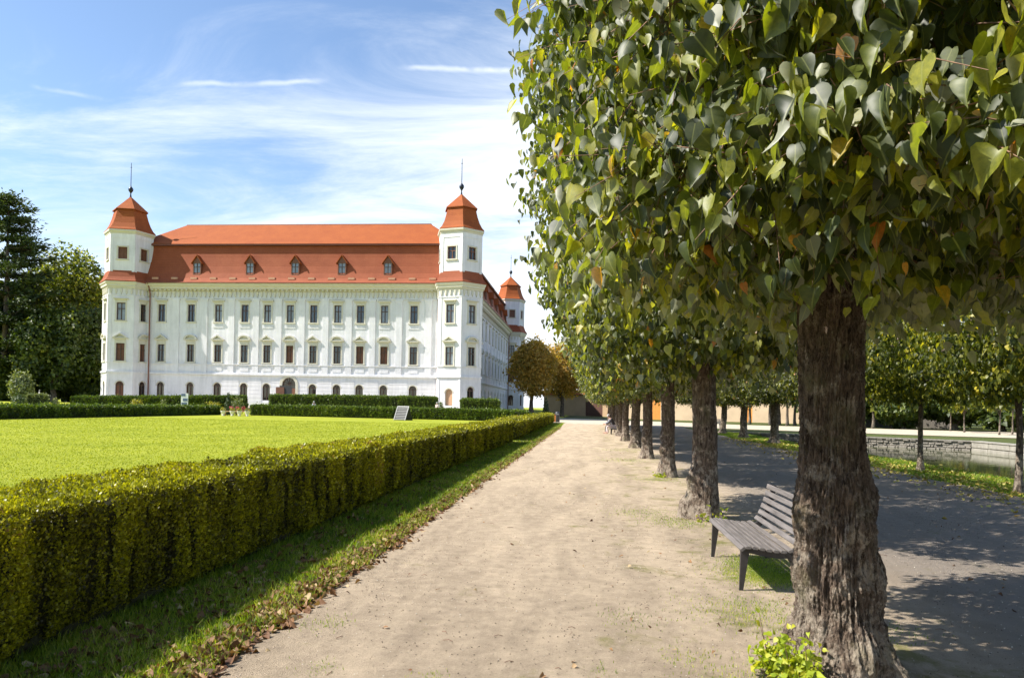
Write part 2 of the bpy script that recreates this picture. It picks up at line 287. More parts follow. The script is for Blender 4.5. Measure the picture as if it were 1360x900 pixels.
def glass():
    for nm, c, ro in (('glass', (0.035, 0.045, 0.06), 0.06), ('glass_curtain', (0.20, 0.22, 0.25), 0.12), ('glass_dark', (0.02, 0.018, 0.016), 0.08)):
        simple(nm, c, ro, 0.4, 0.8, spec=0.9)
glass()
simple('stone', (0.22, 0.20, 0.17), 0.9, 0.35, 6, 0.03, 20)
simple('pale_stone', (0.30, 0.28, 0.24), 0.9, 0.25, 3, 0.01)
simple('mortar', (0.14, 0.125, 0.105), 0.95, 0.3, 8)
def bench_wood():
    m, nt, b = new_mat('bench_wood')
    tc = N(nt, 'ShaderNodeTexCoord'); mp = N(nt, 'ShaderNodeMapping'); L(nt, tc.outputs['Object'], mp.inputs[0]); mp.inputs['Scale'].default_value = (14, 0.9, 14)
    n = N(nt, 'ShaderNodeTexNoise', inp={'Scale': 3, 'Detail': 8, 'Roughness': 0.7}); L(nt, mp.outputs[0], n.inputs['Vector'])
    r = N(nt, 'ShaderNodeValToRGB'); L(nt, n.outputs[0], r.inputs[0]); r.color_ramp.elements[0].position = 0.3; r.color_ramp.elements[1].position = 0.7
    r.color_ramp.elements[0].color = (0.075, 0.066, 0.062, 1); r.color_ramp.elements[1].color = (0.20, 0.178, 0.168, 1)
    L(nt, r.outputs[0], b.inputs['Base Color']); b.inputs['Roughness'].default_value = 0.6
    bp = N(nt, 'ShaderNodeBump', inp={'Strength': 0.4, 'Distance': 0.003}); L(nt, n.outputs[0], bp.inputs['Height']); L(nt, bp.outputs[0], b.inputs['Normal'])
bench_wood()
simple('bench_frame', (0.035, 0.030, 0.030), 0.5, 0.25, 20)
simple('ochre_wall', (0.42, 0.29, 0.17), 0.9, 0.10, 0.6)
simple('cream_wall', (0.50, 0.38, 0.25), 0.9, 0.12, 0.6)
simple('orange_gate', (0.62, 0.25, 0.05), 0.6, 0.12, 2)
simple('brown_gate', (0.10, 0.045, 0.03), 0.6, 0.2, 3)
simple('orange_paint', (0.80, 0.26, 0.03), 0.4, 0.06)
simple('black_plastic', (0.03, 0.03, 0.032), 0.45, 0.2)
simple('board_slate', (0.045, 0.045, 0.045), 0.7, 0.2)
simple('grey_frame', (0.20, 0.20, 0.20), 0.5, 0.08)
simple('white_board', (0.78, 0.78, 0.78), 0.5, 0.03)
simple('print_blue', (0.10, 0.14, 0.24), 0.5, 0.3, 3)
simple('terracotta', (0.75, 0.72, 0.66), 0.8, 0.1)
simple('flower_red', (0.45, 0.05, 0.06), 0.6, 0.3, 10)
simple('skin', (0.52, 0.31, 0.22), 0.5, 0.05)
simple('hair', (0.06, 0.04, 0.03), 0.6, 0.3, 20)
simple('grey_hair', (0.35, 0.34, 0.33), 0.6, 0.2, 20)
simple('cloth_grey', (0.20, 0.22, 0.26), 0.9, 0.15, 12)
simple('cloth_dark', (0.05, 0.045, 0.05), 0.9, 0.2, 12)
simple('cloth_pink', (0.62, 0.50, 0.48), 0.9, 0.1, 12)
simple('cloth_light', (0.55, 0.56, 0.58), 0.9, 0.1, 12)
def water():
    m, nt, b = new_mat('pond_water')
    b.inputs['Base Color'].default_value = (0.10, 0.105, 0.05, 1); b.inputs['Roughness'].default_value = 0.04; b.inputs['IOR'].default_value = 1.33
    b.inputs['Specular IOR Level'].default_value = 0.6
    tc = N(nt, 'ShaderNodeTexCoord'); mp = N(nt, 'ShaderNodeMapping'); L(nt, tc.outputs['Object'], mp.inputs[0])
    n = N(nt, 'ShaderNodeTexNoise', inp={'Scale': 3.0, 'Detail': 3}); L(nt, mp.outputs[0], n.inputs['Vector'])
    bp = N(nt, 'ShaderNodeBump', inp={'Strength': 0.12, 'Distance': 0.02}); L(nt, n.outputs[0], bp.inputs['Height']); L(nt, bp.outputs[0], b.inputs['Normal'])
water()

# ------------------------------------------------------------------ object helpers
def tag(o, label=None, cat=None, group=None, kind=None):
    if label: o['label'] = label
    if cat: o['category'] = cat
    if group: o['group'] = group
    if kind: o['kind'] = kind
    return o
def empty(name, loc=(0, 0, 0), rz=0.0):
    o = bpy.data.objects.new(name, None); col.objects.link(o); o.location = loc; o.rotation_euler = (0, 0, rz); return o
def children(o): return [c for c in bpy.data.objects if c.parent == o]
def copy_tree(o, parent=None, kids=None):
    if kids is None:
        kids = {}
        for c in bpy.data.objects:
            if c.parent: kids.setdefault(c.parent.name, []).append(c)
    c = o.copy(); col.objects.link(c)
    if parent: c.parent = parent
    for ch in kids.get(o.name, []): copy_tree(ch, c, kids)
    return c
def np_mesh(name, V, F, mats, parent=None, rnd=None, midx=None, smooth=False):
    """V (n,3), F (m,k) arrays -> one mesh object"""
    me = bpy.data.meshes.new(name)
    V = np.asarray(V, dtype=np.float32); F = np.asarray(F, dtype=np.int32); m, k = F.shape
    me.vertices.add(len(V)); me.vertices.foreach_set('co', V.ravel())
    me.loops.add(m * k); me.loops.foreach_set('vertex_index', F.ravel())
    me.polygons.add(m); me.polygons.foreach_set('loop_start', np.arange(0, m * k, k, dtype=np.int32))
    if midx is not None: me.polygons.foreach_set('material_index', np.asarray(midx, dtype=np.int32))
    if smooth: me.polygons.foreach_set('use_smooth', np.ones(m, dtype=bool))
    if rnd is not None:
        a = me.attributes.new('rnd', 'FLOAT', 'FACE'); a.data.foreach_set('value', np.asarray(rnd, dtype=np.float32))
    me.update(calc_edges=True)
    for mm in (mats if isinstance(mats, (list, tuple)) else [mats]): me.materials.append(M[mm])
    o = bpy.data.objects.new(name, me); col.objects.link(o)
    if parent: o.parent = parent
    return o
class MB:
    def __init__(s): s.v = []; s.f = []; s.m = []; s.sm = []
    def add(s, vs, fs, mi=0, smooth=False):
        b = len(s.v); s.v += [tuple(v) for v in vs]
        for f in fs: s.f.append([b + i for i in f]); s.m.append(mi); s.sm.append(smooth)
    def box(s, a, b, mi=0):
        x0, y0, z0 = a; x1, y1, z1 = b
        s.add([(x0, y0, z0), (x1, y0, z0), (x1, y1, z0), (x0, y1, z0), (x0, y0, z1), (x1, y0, z1), (x1, y1, z1), (x0, y1, z1)],
              [(0, 3, 2, 1), (4, 5, 6, 7), (0, 1, 5, 4), (1, 2, 6, 5), (2, 3, 7, 6), (3, 0, 4, 7)], mi)
    def tube(s, pts, rad, n=8, mi=0, caps=True):
        pts = [Vector(p) for p in pts]
        if isinstance(rad, (int, float)): rad = [rad] * len(pts)
        rings = []; up = Vector((0.13, 0.2, 1)).normalized()
        vs = []; fs = []
        for i, p in enumerate(pts):
            t = (pts[min(i + 1, len(pts) - 1)] - pts[max(i - 1, 0)]).normalized()
            a = t.cross(up)
            if a.length < 0.05: a = t.cross(Vector((1, 0, 0)))
            a.normalize(); b = t.cross(a)
            for k in range(n):
                th = 2 * PI * k / n; vs.append(p + (a * math.cos(th) + b * math.sin(th)) * rad[i])
        for i in range(len(pts) - 1):
            for k in range(n):
                fs.append((i * n + k, i * n + (k + 1) % n, (i + 1) * n + (k + 1) % n, (i + 1) * n + k))
        if caps: fs.append(tuple(range(n))[::-1]); fs.append(tuple((len(pts) - 1) * n + k for k in range(n)))
        s.add(vs, fs, mi, True)
    def rings(s, prof, n, a0=0.0, c=(0, 0), mi=0, smooth=False, capb=False, capt=False):
        """prof [(r,z)] revolved as n-gon"""
        vs = []; fs = []
        for r, z in prof:
            for k in range(n):
                th = a0 + 2 * PI * k / n; vs.append((c[0] + r * math.cos(th), c[1] + r * math.sin(th), z))
        for i in range(len(prof) - 1):
            for k in range(n): fs.append((i * n + k, i * n + (k + 1) % n, (i + 1) * n + (k + 1) % n, (i + 1) * n + k))
        if capb: fs.append(tuple(range(n))[::-1])
        if capt: fs.append(tuple((len(prof) - 1) * n + k for k in range(n)))
        s.add(vs, fs, mi, smooth)
    def build(s, name, mats, parent=None):
        me = bpy.data.meshes.new(name); me.from_pydata(s.v, [], s.f)
        for mm in (mats if isinstance(mats, (list, tuple)) else [mats]): me.materials.append(M[mm])
        me.polygons.foreach_set('material_index', s.m); me.polygons.foreach_set('use_smooth', s.sm); me.update()
        o = bpy.data.objects.new(name, me); col.objects.link(o)
        if parent: o.parent = parent
        return o

# ------------------------------------------------------------------ terrain
def sstep(a, b, x):
    t = np.clip((np.asarray(x, dtype=float) - a) / (b - a), 0, 1); return t * t * (3 - 2 * t)
POND = [(10.7, -30), (10.9, 54.5), (14.0, 58.0), (23.8, 49.5), (24.8, -30)]
def pond_inside(X, Y, shrink=0.0):
    """signed: positive depth inside the pond polygon (convex)"""
    X = np.asarray(X, float); Y = np.asarray(Y, float); d = np.full(np.broadcast(X, Y).shape, 1e9)
    n = len(POND)
    for i in range(n):
        x0, y0 = POND[i]; x1, y1 = POND[(i + 1) % n]
        dx, dy = x1 - x0, y1 - y0; l = math.hypot(dx, dy)
        d = np.minimum(d, ((X - x0) * dy - (Y - y0) * dx) / l)
    return d - shrink
def terrain(X, Y):
    X = np.asarray(X, float); Y = np.asarray(Y, float)
    w = 1 - sstep(-12, -3.5, X)
    z = w * (0.08 * sstep(25, 84, Y) + 1.02 * sstep(85.5, 92, Y))
    p = pond_inside(X, Y, 0.15); q = pond_inside(X, Y, -0.32)
    slope = np.where((X < 13) & (Y < 54), np.clip(p, 0, 1.6) * 0.75, np.where(q > 0, 1.2, 0))
    return z - slope * (slope > 0)
def H(x, y): return float(terrain(x, y))
def grid_axis(segs):
    out = []
    for a, b, st in segs:
        n = max(1, round((b - a) / st)); out += list(np.linspace(a, b, n, endpoint=False))
    out.append(segs[-1][1]); return np.array(out)
def sheet(name, xs, ys, mat, dz=0.0, keep=None, bumps=0.0, kind='structure'):
    X, Y = np.meshgrid(xs, ys)
    Z = terrain(X, Y) + dz
    if bumps:
        Zb = np.zeros_like(Z)
        for i in range(X.shape[0]):
            for j in range(X.shape[1]):
                Zb[i, j] = mnoise.noise((X[i, j] * 0.8, Y[i, j] * 0.8, 0.3)) * bumps
        Z = Z + Zb
    V = np.stack([X.ravel(), Y.ravel(), Z.ravel()], 1)
    nx = len(xs); ny = len(ys)
    I, J = np.meshgrid(np.arange(ny - 1), np.arange(nx - 1), indexing='ij')
    a = (I * nx + J).ravel(); F = np.stack([a, a + 1, a + nx + 1, a + nx], 1)
    if keep is not None:
        cx = (X[:-1, :-1] + X[1:, 1:]).ravel() / 2; cyy = (Y[:-1, :-1] + Y[1:, 1:]).ravel() / 2
        F = F[keep(cx, cyy)]
    o = np_mesh(name, V, F, mat, smooth=True); tag(o, kind=kind); return o
xs = grid_axis([(-420, -70, 25), (-70, -12, 2), (-12, 10, 1.0), (10, 26, 0.25), (26, 80, 4), (80, 420, 25)])
ys = grid_axis([(-40, 0, 4), (0, 44, 1.5), (44, 60, 0.25), (60, 100, 1.0), (100, 180, 5), (180, 700, 30)])
sheet('ground', xs, ys, 'grass_ground')
# alley: irregular left edge against the grass strip, right edge against the grass of the pond bank
def edge_sheet(name, left, right, y0, y1, ny, nx, mat, dz):
    vs = []; 
    yy = np.concatenate([np.linspace(y0, 30, int(ny * 0.7), endpoint=False), np.linspace(30, y1, int(ny * 0.3))]) if y0 < 30 else np.linspace(y0, y1, ny)
    for y in yy:
        l = left(y); r = right(y)
        for j in range(nx + 1):
            x = l + (r - l) * j / nx
            z = H(x, y) + dz + 0.012 * mnoise.noise((x * 0.6, y * 0.35, 2.0)) * (1 if 0 < j < nx else 0) + (0.006 if 0 < j < nx else -0.012)
            vs.append((x, y, z))
    n = len(yy); w = nx + 1
    F = [(i * w + j, i * w + j + 1, (i + 1) * w + j + 1, (i + 1) * w + j) for i in range(n - 1) for j in range(nx)]
    o = np_mesh(name, vs, F, mat, smooth=True); tag(o, kind='structure'); return o
def lefty(y): return -2.27 + 0.10 * mnoise.noise((y * 1.1, 5.1, 0)) + 0.09 * mnoise.noise((y * 3.5, 1.1, 0)) - 0.30 * float(sstep(55, 82, y))
def righty(y): return 8.75 + 0.35 * mnoise.noise((y * 0.35, 9.7, 0)) + 0.15 * mnoise.noise((y * 1.7, 3.7, 0))
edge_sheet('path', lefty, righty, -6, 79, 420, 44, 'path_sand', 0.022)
# cross path beyond the alley
near = [(-60, 92.5), (-12, 89), (-5.0, 84), (-2.6, 78.5), (8.8, 73.0), (14, 68.7), (27, 61), (45, 54), (90, 36)]
far = [(-60, 97), (-14, 97), (-9, 108), (-2.5, 116), (10, 101), (18, 90), (36, 82), (60, 72), (110, 52)]
def resamp(pl, n):
    pl = np.array(pl, float); d = np.r_[0, np.cumsum(np.hypot(*np.diff(pl, axis=0).T))]; t = np.linspace(0, d[-1], n)
    return np.stack([np.interp(t, d, pl[:, 0]), np.interp(t, d, pl[:, 1])], 1)
A = resamp(near[1:], 90); B = resamp(far[1:], 90)
vs = []; W = 10
for a, b in zip(A, B):
    for j in range(W + 1):
        p = a + (b - a) * j / W; vs.append((p[0], p[1], H(*p) + 0.035))
F = [(i * (W + 1) + j, i * (W + 1) + j + 1, (i + 1) * (W + 1) + j + 1, (i + 1) * (W + 1) + j) for i in range(89) for j in range(W)]
tag(np_mesh('cross_path', vs, F, 'cross_sand', smooth=True), kind='structure')
# castle forecourt gravel
fx = grid_axis([(-66, -10, 1.5)]); fy = grid_axis([(88.5, 98, 0.8)])
sheet('forecourt', fx, fy, 'cross_sand', 0.03)
# pond
mb = MB(); mb.add([(10.9, -30, -0.55), (25.0, -30, -0.55), (24.1, 49.6, -0.55), (14.0, 58.4, -0.55), (10.9, 56, -0.55)], [(0, 1, 2, 3, 4)])
tag(mb.build('water', 'pond_water'), kind='structure')

# ------------------------------------------------------------------ castle
class Fac:
    def __init__(s, O, U, Nn): s.O = Vector(O).to_2d(); s.U = Vector(U).to_2d().normalized(); s.N = Vector(Nn).to_2d().normalized()
    def P(s, u, z, o=0.0):
        p = s.O + s.U * u + s.N * o; return (p.x, p.y, z)
def fbox(mb, fc, u0, u1, z0, z1, o0, o1, mi=0):
    v = [fc.P(u0, z0, o0), fc.P(u1, z0, o0), fc.P(u1, z0, o1), fc.P(u0, z0, o1), fc.P(u0, z1, o0), fc.P(u1, z1, o0), fc.P(u1, z1, o1), fc.P(u0, z1, o1)]
    mb.add(v, [(0, 1, 2, 3), (4, 7, 6, 5), (0, 4, 5, 1), (1, 5, 6, 2), (2, 6, 7, 3), (3, 7, 4, 0)], mi)
def fprism(mb, fc, poly, o0, o1, mi=0):
    n = len(poly)
    v = [fc.P(u, z, o1) for u, z in poly] + [fc.P(u, z, o0) for u, z in poly]
    mb.add(v, [tuple(range(n)), tuple(range(2 * n - 1, n - 1, -1))] + [(i, (i + 1) % n, n + (i + 1) % n, n + i) for i in range(n)], mi)
def arc(uc, zs, r, n=10, h=None):
    h = r if h is None else h
    return [(uc - r * math.cos(PI * k / n), zs + h * math.sin(PI * k / n)) for k in range(n + 1)]
def wall_with_openings(mb, fc, W, z0, z1, ops, depth=0.28, mi=0):
    us = sorted({0.0, W} | {o[0] for o in ops} | {o[1] for o in ops}); zs = sorted({z0, z1} | {o[2] for o in ops} | {o[3] for o in ops})
    for i in range(len(us) - 1):
        for j in range(len(zs) - 1):
            uc = (us[i] + us[i + 1]) / 2; zc = (zs[j] + zs[j + 1]) / 2
            if any(o[0] < uc < o[1] and o[2] < zc < o[3] for o in ops): continue
            mb.add([fc.P(us[i], zs[j]), fc.P(us[i + 1], zs[j]), fc.P(us[i + 1], zs[j + 1]), fc.P(us[i], zs[j + 1])], [(0, 1, 2, 3)], mi)
    for (a, b, c, d, arched) in ops:
        if arched:
            r = (b - a) / 2; zsr = d - r; pts = arc((a + b) / 2, zsr, r)
            h = len(pts) // 2
            for k in range(h): mb.add([fc.P(a, d), fc.P(*pts[k]), fc.P(*pts[k + 1])], [(0, 1, 2)], mi)
            for k in range(h, len(pts) - 1): mb.add([fc.P(b, d), fc.P(*pts[k]), fc.P(*pts[k + 1])], [(0, 1, 2)], mi)
            loop = [(a, c)] + pts + [(b, c)]
        else: loop = [(a, c), (a, d), (b, d), (b, c)]
        n = len(loop)
        for k in range(n):
            p, q = loop[k], loop[(k + 1) % n]
            mb.add([fc.P(*p), fc.P(*q), fc.P(q[0], q[1], -depth), fc.P(p[0], p[1], -depth)], [(0, 1, 2, 3)], mi)
def window(fc, u, zc, w, h, parent, style='upper', pane='glass', frame='window_frame', name='window'):
    """frame is the window mesh; pane, surround are its sub-parts"""
    a, b, c, d = u - w / 2, u + w / 2, zc - h / 2, zc + h / 2
    fm = MB(); t = 0.09
    arched = style in ('arch', 'arch_door', 'portal')
    if not arched:
        for bx in ((a, a + t, c, d), (b - t, b, c, d), (a + t, b - t, c, c + t), (a + t, b - t, d - t, d)): fbox(fm, fc, *bx, -0.24, -0.14)
        fbox(fm, fc, u - 0.045, u + 0.045, c + t, d - t, -0.235, -0.15)
        zt = d - h * 0.34
        fbox(fm, fc, a + t, b - t, zt - 0.045, zt + 0.045, -0.24, -0.145)
    else:
        r = w / 2; zsr = d - r; outer = arc(u, zsr, r, 12); inner = arc(u, zsr, r - t, 12)
        for k in range(12):
            fprism(fm, fc, [outer[k], outer[k + 1], inner[k + 1], inner[k]], -0.24, -0.14)
        fbox(fm, fc, a, a + t, c, zsr, -0.24, -0.14); fbox(fm, fc, b - t, b, c, zsr, -0.24, -0.14)
        if style != 'arch_door':
            fbox(fm, fc, u - 0.05, u + 0.05, c, zsr, -0.235, -0.15); fbox(fm, fc, a + t, b - t, zsr - 0.05, zsr + 0.05, -0.24, -0.145)
            for ang in ((45, 90, 135) if style == 'arch' else (30, 60, 90, 120, 150)):
                cc, ss = math.cos(R(ang)), math.sin(R(ang)); q = 0.03
                p0 = (u + cc * 0.1, zsr + ss * 0.1); p1 = (u + cc * (r - t), zsr + ss * (r - t)); nx, nz = -ss * q, cc * q
                fprism(fm, fc, [(p0[0] - nx, p0[1] - nz), (p1[0] - nx, p1[1] - nz), (p1[0] + nx, p1[1] + nz), (p0[0] + nx, p0[1] + nz)], -0.235, -0.15)
    wo = fm.build(name, frame, parent)
    pm = MB()
    if arched: fprism(pm, fc, [(a, c)] + arc(u, d - w / 2, w / 2 - 0.01, 12) + [(b, c)], -0.30, -0.25)
    else: fbox(pm, fc, a, b, c, d, -0.30, -0.25)
    pm.build('shutter' if pane in ('shutter', 'door_wood') else 'pane', pane, wo)
    # surround
    sm = MB(); e = 0.17
    if style in ('upper', 'ped_tri', 'ped_seg', 'drum'):
        o = 0.07
        for bx in ((a - e, a, c, d + e), (b, b + e, c, d + e), (a, b, d, d + e)): fbox(sm, fc, *bx, -0.02, o)
        fbox(sm, fc, a - e - 0.08, b + e + 0.08, c - 0.16, c, -0.02, 0.16)
    if style == 'upper':
        fbox(sm, fc, a - 0.2, b + 0.2, d + e, d + 0.46, -0.02, 0.06)
        fbox(sm, fc, a - 0.36, b + 0.36, d + 0.46, d + 0.62, -0.02, 0.30)
    elif style in ('ped_tri', 'ped_seg'):
        fbox(sm, fc, a - 0.15, b + 0.15, d + e, d + 0.62, -0.02, 0.06)
        ww = w / 2 + 0.42; zb = d + 0.62
        fbox(sm, fc, u - ww, u + ww, zb, zb + 0.13, -0.02, 0.32)
        if style == 'ped_tri':
            fprism(sm, fc, [(u - ww, zb + 0.13), (u, zb + 0.78), (u + ww, zb + 0.13), (u + ww - 0.3, zb + 0.13), (u, zb + 0.58), (u - ww + 0.3, zb + 0.13)], -0.02, 0.34)
            fprism(sm, fc, [(u - ww + 0.3, zb + 0.13), (u, zb + 0.58), (u + ww - 0.3, zb + 0.13)], -0.02, 0.10)
        else:
            po = arc(u, zb + 0.13, ww, 12, 0.62); pi = arc(u, zb + 0.13, ww - 0.28, 12, 0.44)
            for k in range(12): fprism(sm, fc, [po[k], po[k + 1], pi[k + 1], pi[k]], -0.02, 0.34)
            fprism(sm, fc, pi, -0.02, 0.10)
    elif arched and style != 'portal':
        po = arc(u, d - w / 2, w / 2 + 0.14, 12); pi = arc(u, d - w / 2, w / 2, 12)
        for k in range(12): fprism(sm, fc, [po[k], po[k + 1], pi[k + 1], pi[k]], -0.02, 0.04)
    elif style == 'portal':
        po = arc(u, d - w / 2, w / 2 + 0.35, 12); pi = arc(u, d - w / 2, w / 2, 12)
        for k in range(12): fprism(sm, fc, [po[k], po[k + 1], pi[k + 1], pi[k]], -0.02, 0.12)
        fbox(sm, fc, a - 0.35, a, c, d - w / 2, -0.02, 0.12); fbox(sm, fc, b, b + 0.35, c, d - w / 2, -0.02, 0.12)
    if sm.v: sm.build('surround', 'trim', wo)
    return wo

GZ = 1.10
XL, XR, YF, YB = -64.4, -17.0, 99.0, 163.0
castle = empty('castle', ((XL + XR) / 2, YF, GZ), R(0.4))
tag(castle, 'white baroque castle with red mansard roof and hexagonal corner towers beyond the lawn', 'castle')
castle_root = castle
# all facade code below is in world coordinates; parts are re-based at the end of the section
ZE = 17.0
def u_of_px(px):
    # X where the front plane is seen at column px
    v = CAMM @ Vector(((px - 680) / 1000, (450 + 0.061 * 1360 - 450) / 1000, -1)); return YF * v.x / v.y
front = Fac((XL, YF), (1, 0), (0, -1))
side = Fac((XR, YF), (0, 1), (1, 0))
fw = XR - XL; sw = YB - YF
cols_px = [215, 254, 290, 325, 355, 385, 416, 448, 478, 510, 549]
cu = [u_of_px(p) - XL for p in cols_px]
WU, HU = 1.02, 2.38
ops = []
for i, u in enumerate(cu):
    ops += [(u - WU / 2, u + WU / 2, 13.74 - HU / 2, 13.74 + HU / 2, False), (u - WU / 2, u + WU / 2, 8.22 - HU / 2, 8.22 + HU / 2, False)]
    if i == 5: ops.append((u - 0.95, u + 0.95, 1.25, 5.05, True))
    else: ops.append((u - 0.53, u + 0.53, 1.9, 4.2, True))
def facade(fc, W, cuu, ops, part_name='wall', seg0=0, gap=3.0):
    m = MB(); wall_with_openings(m, fc, W, GZ - 0.5, ZE, ops)
    t = MB()
    fbox(t, fc, 0, W, 5.28, 5.50, -0.02, 0.22); fbox(t, fc, 0, W, 5.50, 5.62, -0.02, 0.12)
    fbox(t, fc, 0, W, 6.68, 6.80, -0.02, 0.14)
    fbox(t, fc, 0, W, 15.74, 15.84, -0.02, 0.14)
    # plinth and rustication bands
    fbox(t, fc, 0, W, GZ - 0.4, GZ + 0.55, -0.02, 0.12)
    t.build('string_course', 'white_stucco', castle)
    r = m; cuts = sorted([(op[0] - 0.16, op[1] + 0.16) for op in ops if op[2] < 5])
    z = GZ + 0.62
    while z + 0.5 < 5.25:
        u = 0.0
        for a, b in cuts + [(W, W)]:
            if a - u > 0.1: fbox(r, fc, u, a, z, z + 0.46, -0.02, 0.045)
            u = b
        z += 0.52
    p = m; mids = [(cuu[i] + cuu[i + 1]) / 2 for i in range(len(cuu) - 1)]
    for mu in [cuu[0] - (mids[0] - cuu[0])] + mids + [cuu[-1] + (cuu[-1] - mids[-1])]:
        if mu < 1.2 or mu > W - 1.2: continue
        fbox(p, fc, mu - 0.42, mu + 0.42, 6.80, 15.74, -0.02, 0.13)
        fbox(p, fc, mu - 0.42, mu + 0.42, 5.62, 6.68, -0.02, 0.10)
        fbox(p, fc, mu - 0.50, mu + 0.50, 15.45, 15.735, -0.02, 0.18)
    # framed panels between floors
    for u in cuu:
        fbox(p, fc, u - 0.62, u + 0.62, 5.85, 6.5, -0.02, 0.05)
        fbox(p, fc, u - 0.75, u + 0.75, 11.75, 12.15, -0.02, 0.05)
    m.build(part_name, 'white_stucco', castle)
    # frieze of little brackets under the cornice
    b = MB(); n = int(W / 0.62)
    for k in range(n):
        u = (k + 0.5) * W / n
        fprism(b, fc, [(u - 0.13, 16.72), (u + 0.13, 16.72), (u + 0.13, 16.25), (u, 15.9), (u - 0.13, 16.25)], -0.02, 0.16)
        fbox(b, fc, u - 0.12, u + 0.12, 16.80, 17.0, 0.0, 0.5)
    b.build('frieze', 'trim', castle)
facade(front, fw, cu, ops)
su = [5.6 + k * 4.75 for k in range(12)]
sops = []
for u in su:
    sops += [(u - WU / 2, u + WU / 2, 13.74 - HU / 2, 13.74 + HU / 2, False), (u - WU / 2, u + WU / 2, 8.22 - HU / 2, 8.22 + HU / 2, False), (u - 0.53, u + 0.53, 1.9, 4.2, True)]
facade(side, sw, su, sops)
# plain remaining walls of the block
m = MB(); LW = Fac((XL, YB), (0, -1), (-1, 0)); BW = Fac((XR, YB), (-1, 0), (0, 1))
wall_with_openings(m, LW, sw, GZ - 0.5, ZE, []); wall_with_openings(m, BW, fw, GZ - 0.5, ZE, [])
IN = 11.4
for (a, b) in (((XL + IN, YF + IN), (XR - IN, YF + IN)), ((XR - IN, YF + IN), (XR - IN, YB - IN)), ((XR - IN, YB - IN), (XL + IN, YB - IN)), ((XL + IN, YB - IN), (XL + IN, YF + IN))):
    m.add([(a[0], a[1], GZ - 0.5), (b[0], b[1], GZ - 0.5), (b[0], b[1], 17.6), (a[0], a[1], 17.6)], [(0, 1, 2, 3)])
m.build('courtyard_wall', 'white_stucco', castle)
def rect_loop(t, z): return [(XL + t, YF + t, z), (XR - t, YF + t, z), (XR - t, YB - t, z), (XL + t, YB - t, z)]
def rect_profile(prof, name, mat):
    m = MB(); v = []
    for t, z in prof: v += rect_loop(t, z)
    f = [(i * 4 + k, i * 4 + (k + 1) % 4, (i + 1) * 4 + (k + 1) % 4, (i + 1) * 4 + k) for i in range(len(prof) - 1) for k in range(4)]
    m.add(v, f); return m.build(name, mat, castle)
rect_profile([(0, 16.75), (-0.2, 16.78), (-0.2, 17.0), (-0.55, 17.02), (-0.6, 17.3), (-0.85, 17.45), (-0.95, 17.75), (-1.0, 17.78), (0.2, 17.80)], 'cornice', 'trim')
rect_profile([(-1.08, 17.72), (-1.08, 17.86), (-0.98, 17.88)], 'gutter', 'roof_dark')
rect_profile([(-0.98, 17.87), (-0.62, 18.12), (-0.25, 18.55), (0.10, 19.3), (0.42, 20.3), (0.70, 21.5), (0.92, 22.8), (1.0, 23.35)], 'roof', 'roof_tile_old_shaded')
rect_profile([(0.95, 23.2), (0.55, 23.22), (0.55, 23.42)], 'roof_fascia', 'roof_dark')
rect_profile([(0.50, 23.425), (5.6, 27.25), (5.75, 27.25), (11.6, 17.7)], 'upper_roof', 'roof_tile')
rect_profile([(5.55, 27.235), (5.6, 27.36), (5.75, 27.36), (5.8, 27.235)], 'ridge_cap', 'roof_dark')
# snow guards along the lower roof
def guards(fc, us):
    for u in us:
        m = MB(); fbox(m, fc, u - 0.45, u + 0.45, 18.35, 18.62, 0.25, 0.50); m.build('snow_guard', 'trim_clay', castle)
guards(front, [x for x in np.linspace(4.5, fw - 4, 15)]); guards(side, list(np.linspace(6, sw - 6, 12)))
def dormer(fc, u, s=1.0):
    m = MB(); w = 0.58
    # cheeks and front round the window opening
    z0, z1 = 19.0, 20.75
    o1 = 0.0
    fbox(m, fc, u - w, u - w + 0.12, z0, z1, -1.1, o1); fbox(m, fc, u + w - 0.12, u + w, z0, z1, -1.1, o1)
    fbox(m, fc, u - w + 0.12, u + w - 0.12, z0, z0 + 0.16, -1.1, o1 + 0.04); fbox(m, fc, u - w + 0.12, u + w - 0.12, z1 - 0.1, z1, -1.1, o1)
    fprism(m, fc, [(u - w, z1), (u, z1 + 0.9), (u + w, z1)], -1.1, -0.02)
    d = m.build('dormer', 'cream_wall' if False else 'shutter', castle)
    g = MB(); fbox(g, fc, u - w + 0.12, u + w - 0.12, z0 + 0.16, z1 - 0.1, -0.2, -0.12); g.build('pane', 'glass_curtain', d)
    g = MB(); fbox(g, fc, u - 0.04, u + 0.04, z0 + 0.16, z1 - 0.1, -0.11, -0.05); fbox(g, fc, u - w + 0.12, u + w - 0.12, 20.1, 20.17, -0.11, -0.045); g.build('frame', 'window_frame', d)
    r = MB(); e = 0.2; t = 0.1
    for sgn in (-1, 1):
        fprism(r, fc, [(u, z1 + 1.05), (u + sgn * (w + e), z1 - 0.10), (u + sgn * (w + e), z1 - 0.22), (u, z1 + 0.90)], -1.25, 0.22)
    r.build('dormer_roof', 'roof_tile', d)
for px in (260, 330, 390, 452, 513): dormer(front, u_of_px(px) - XL)
for k in range(7): dormer(side, 8.5 + k * 8)
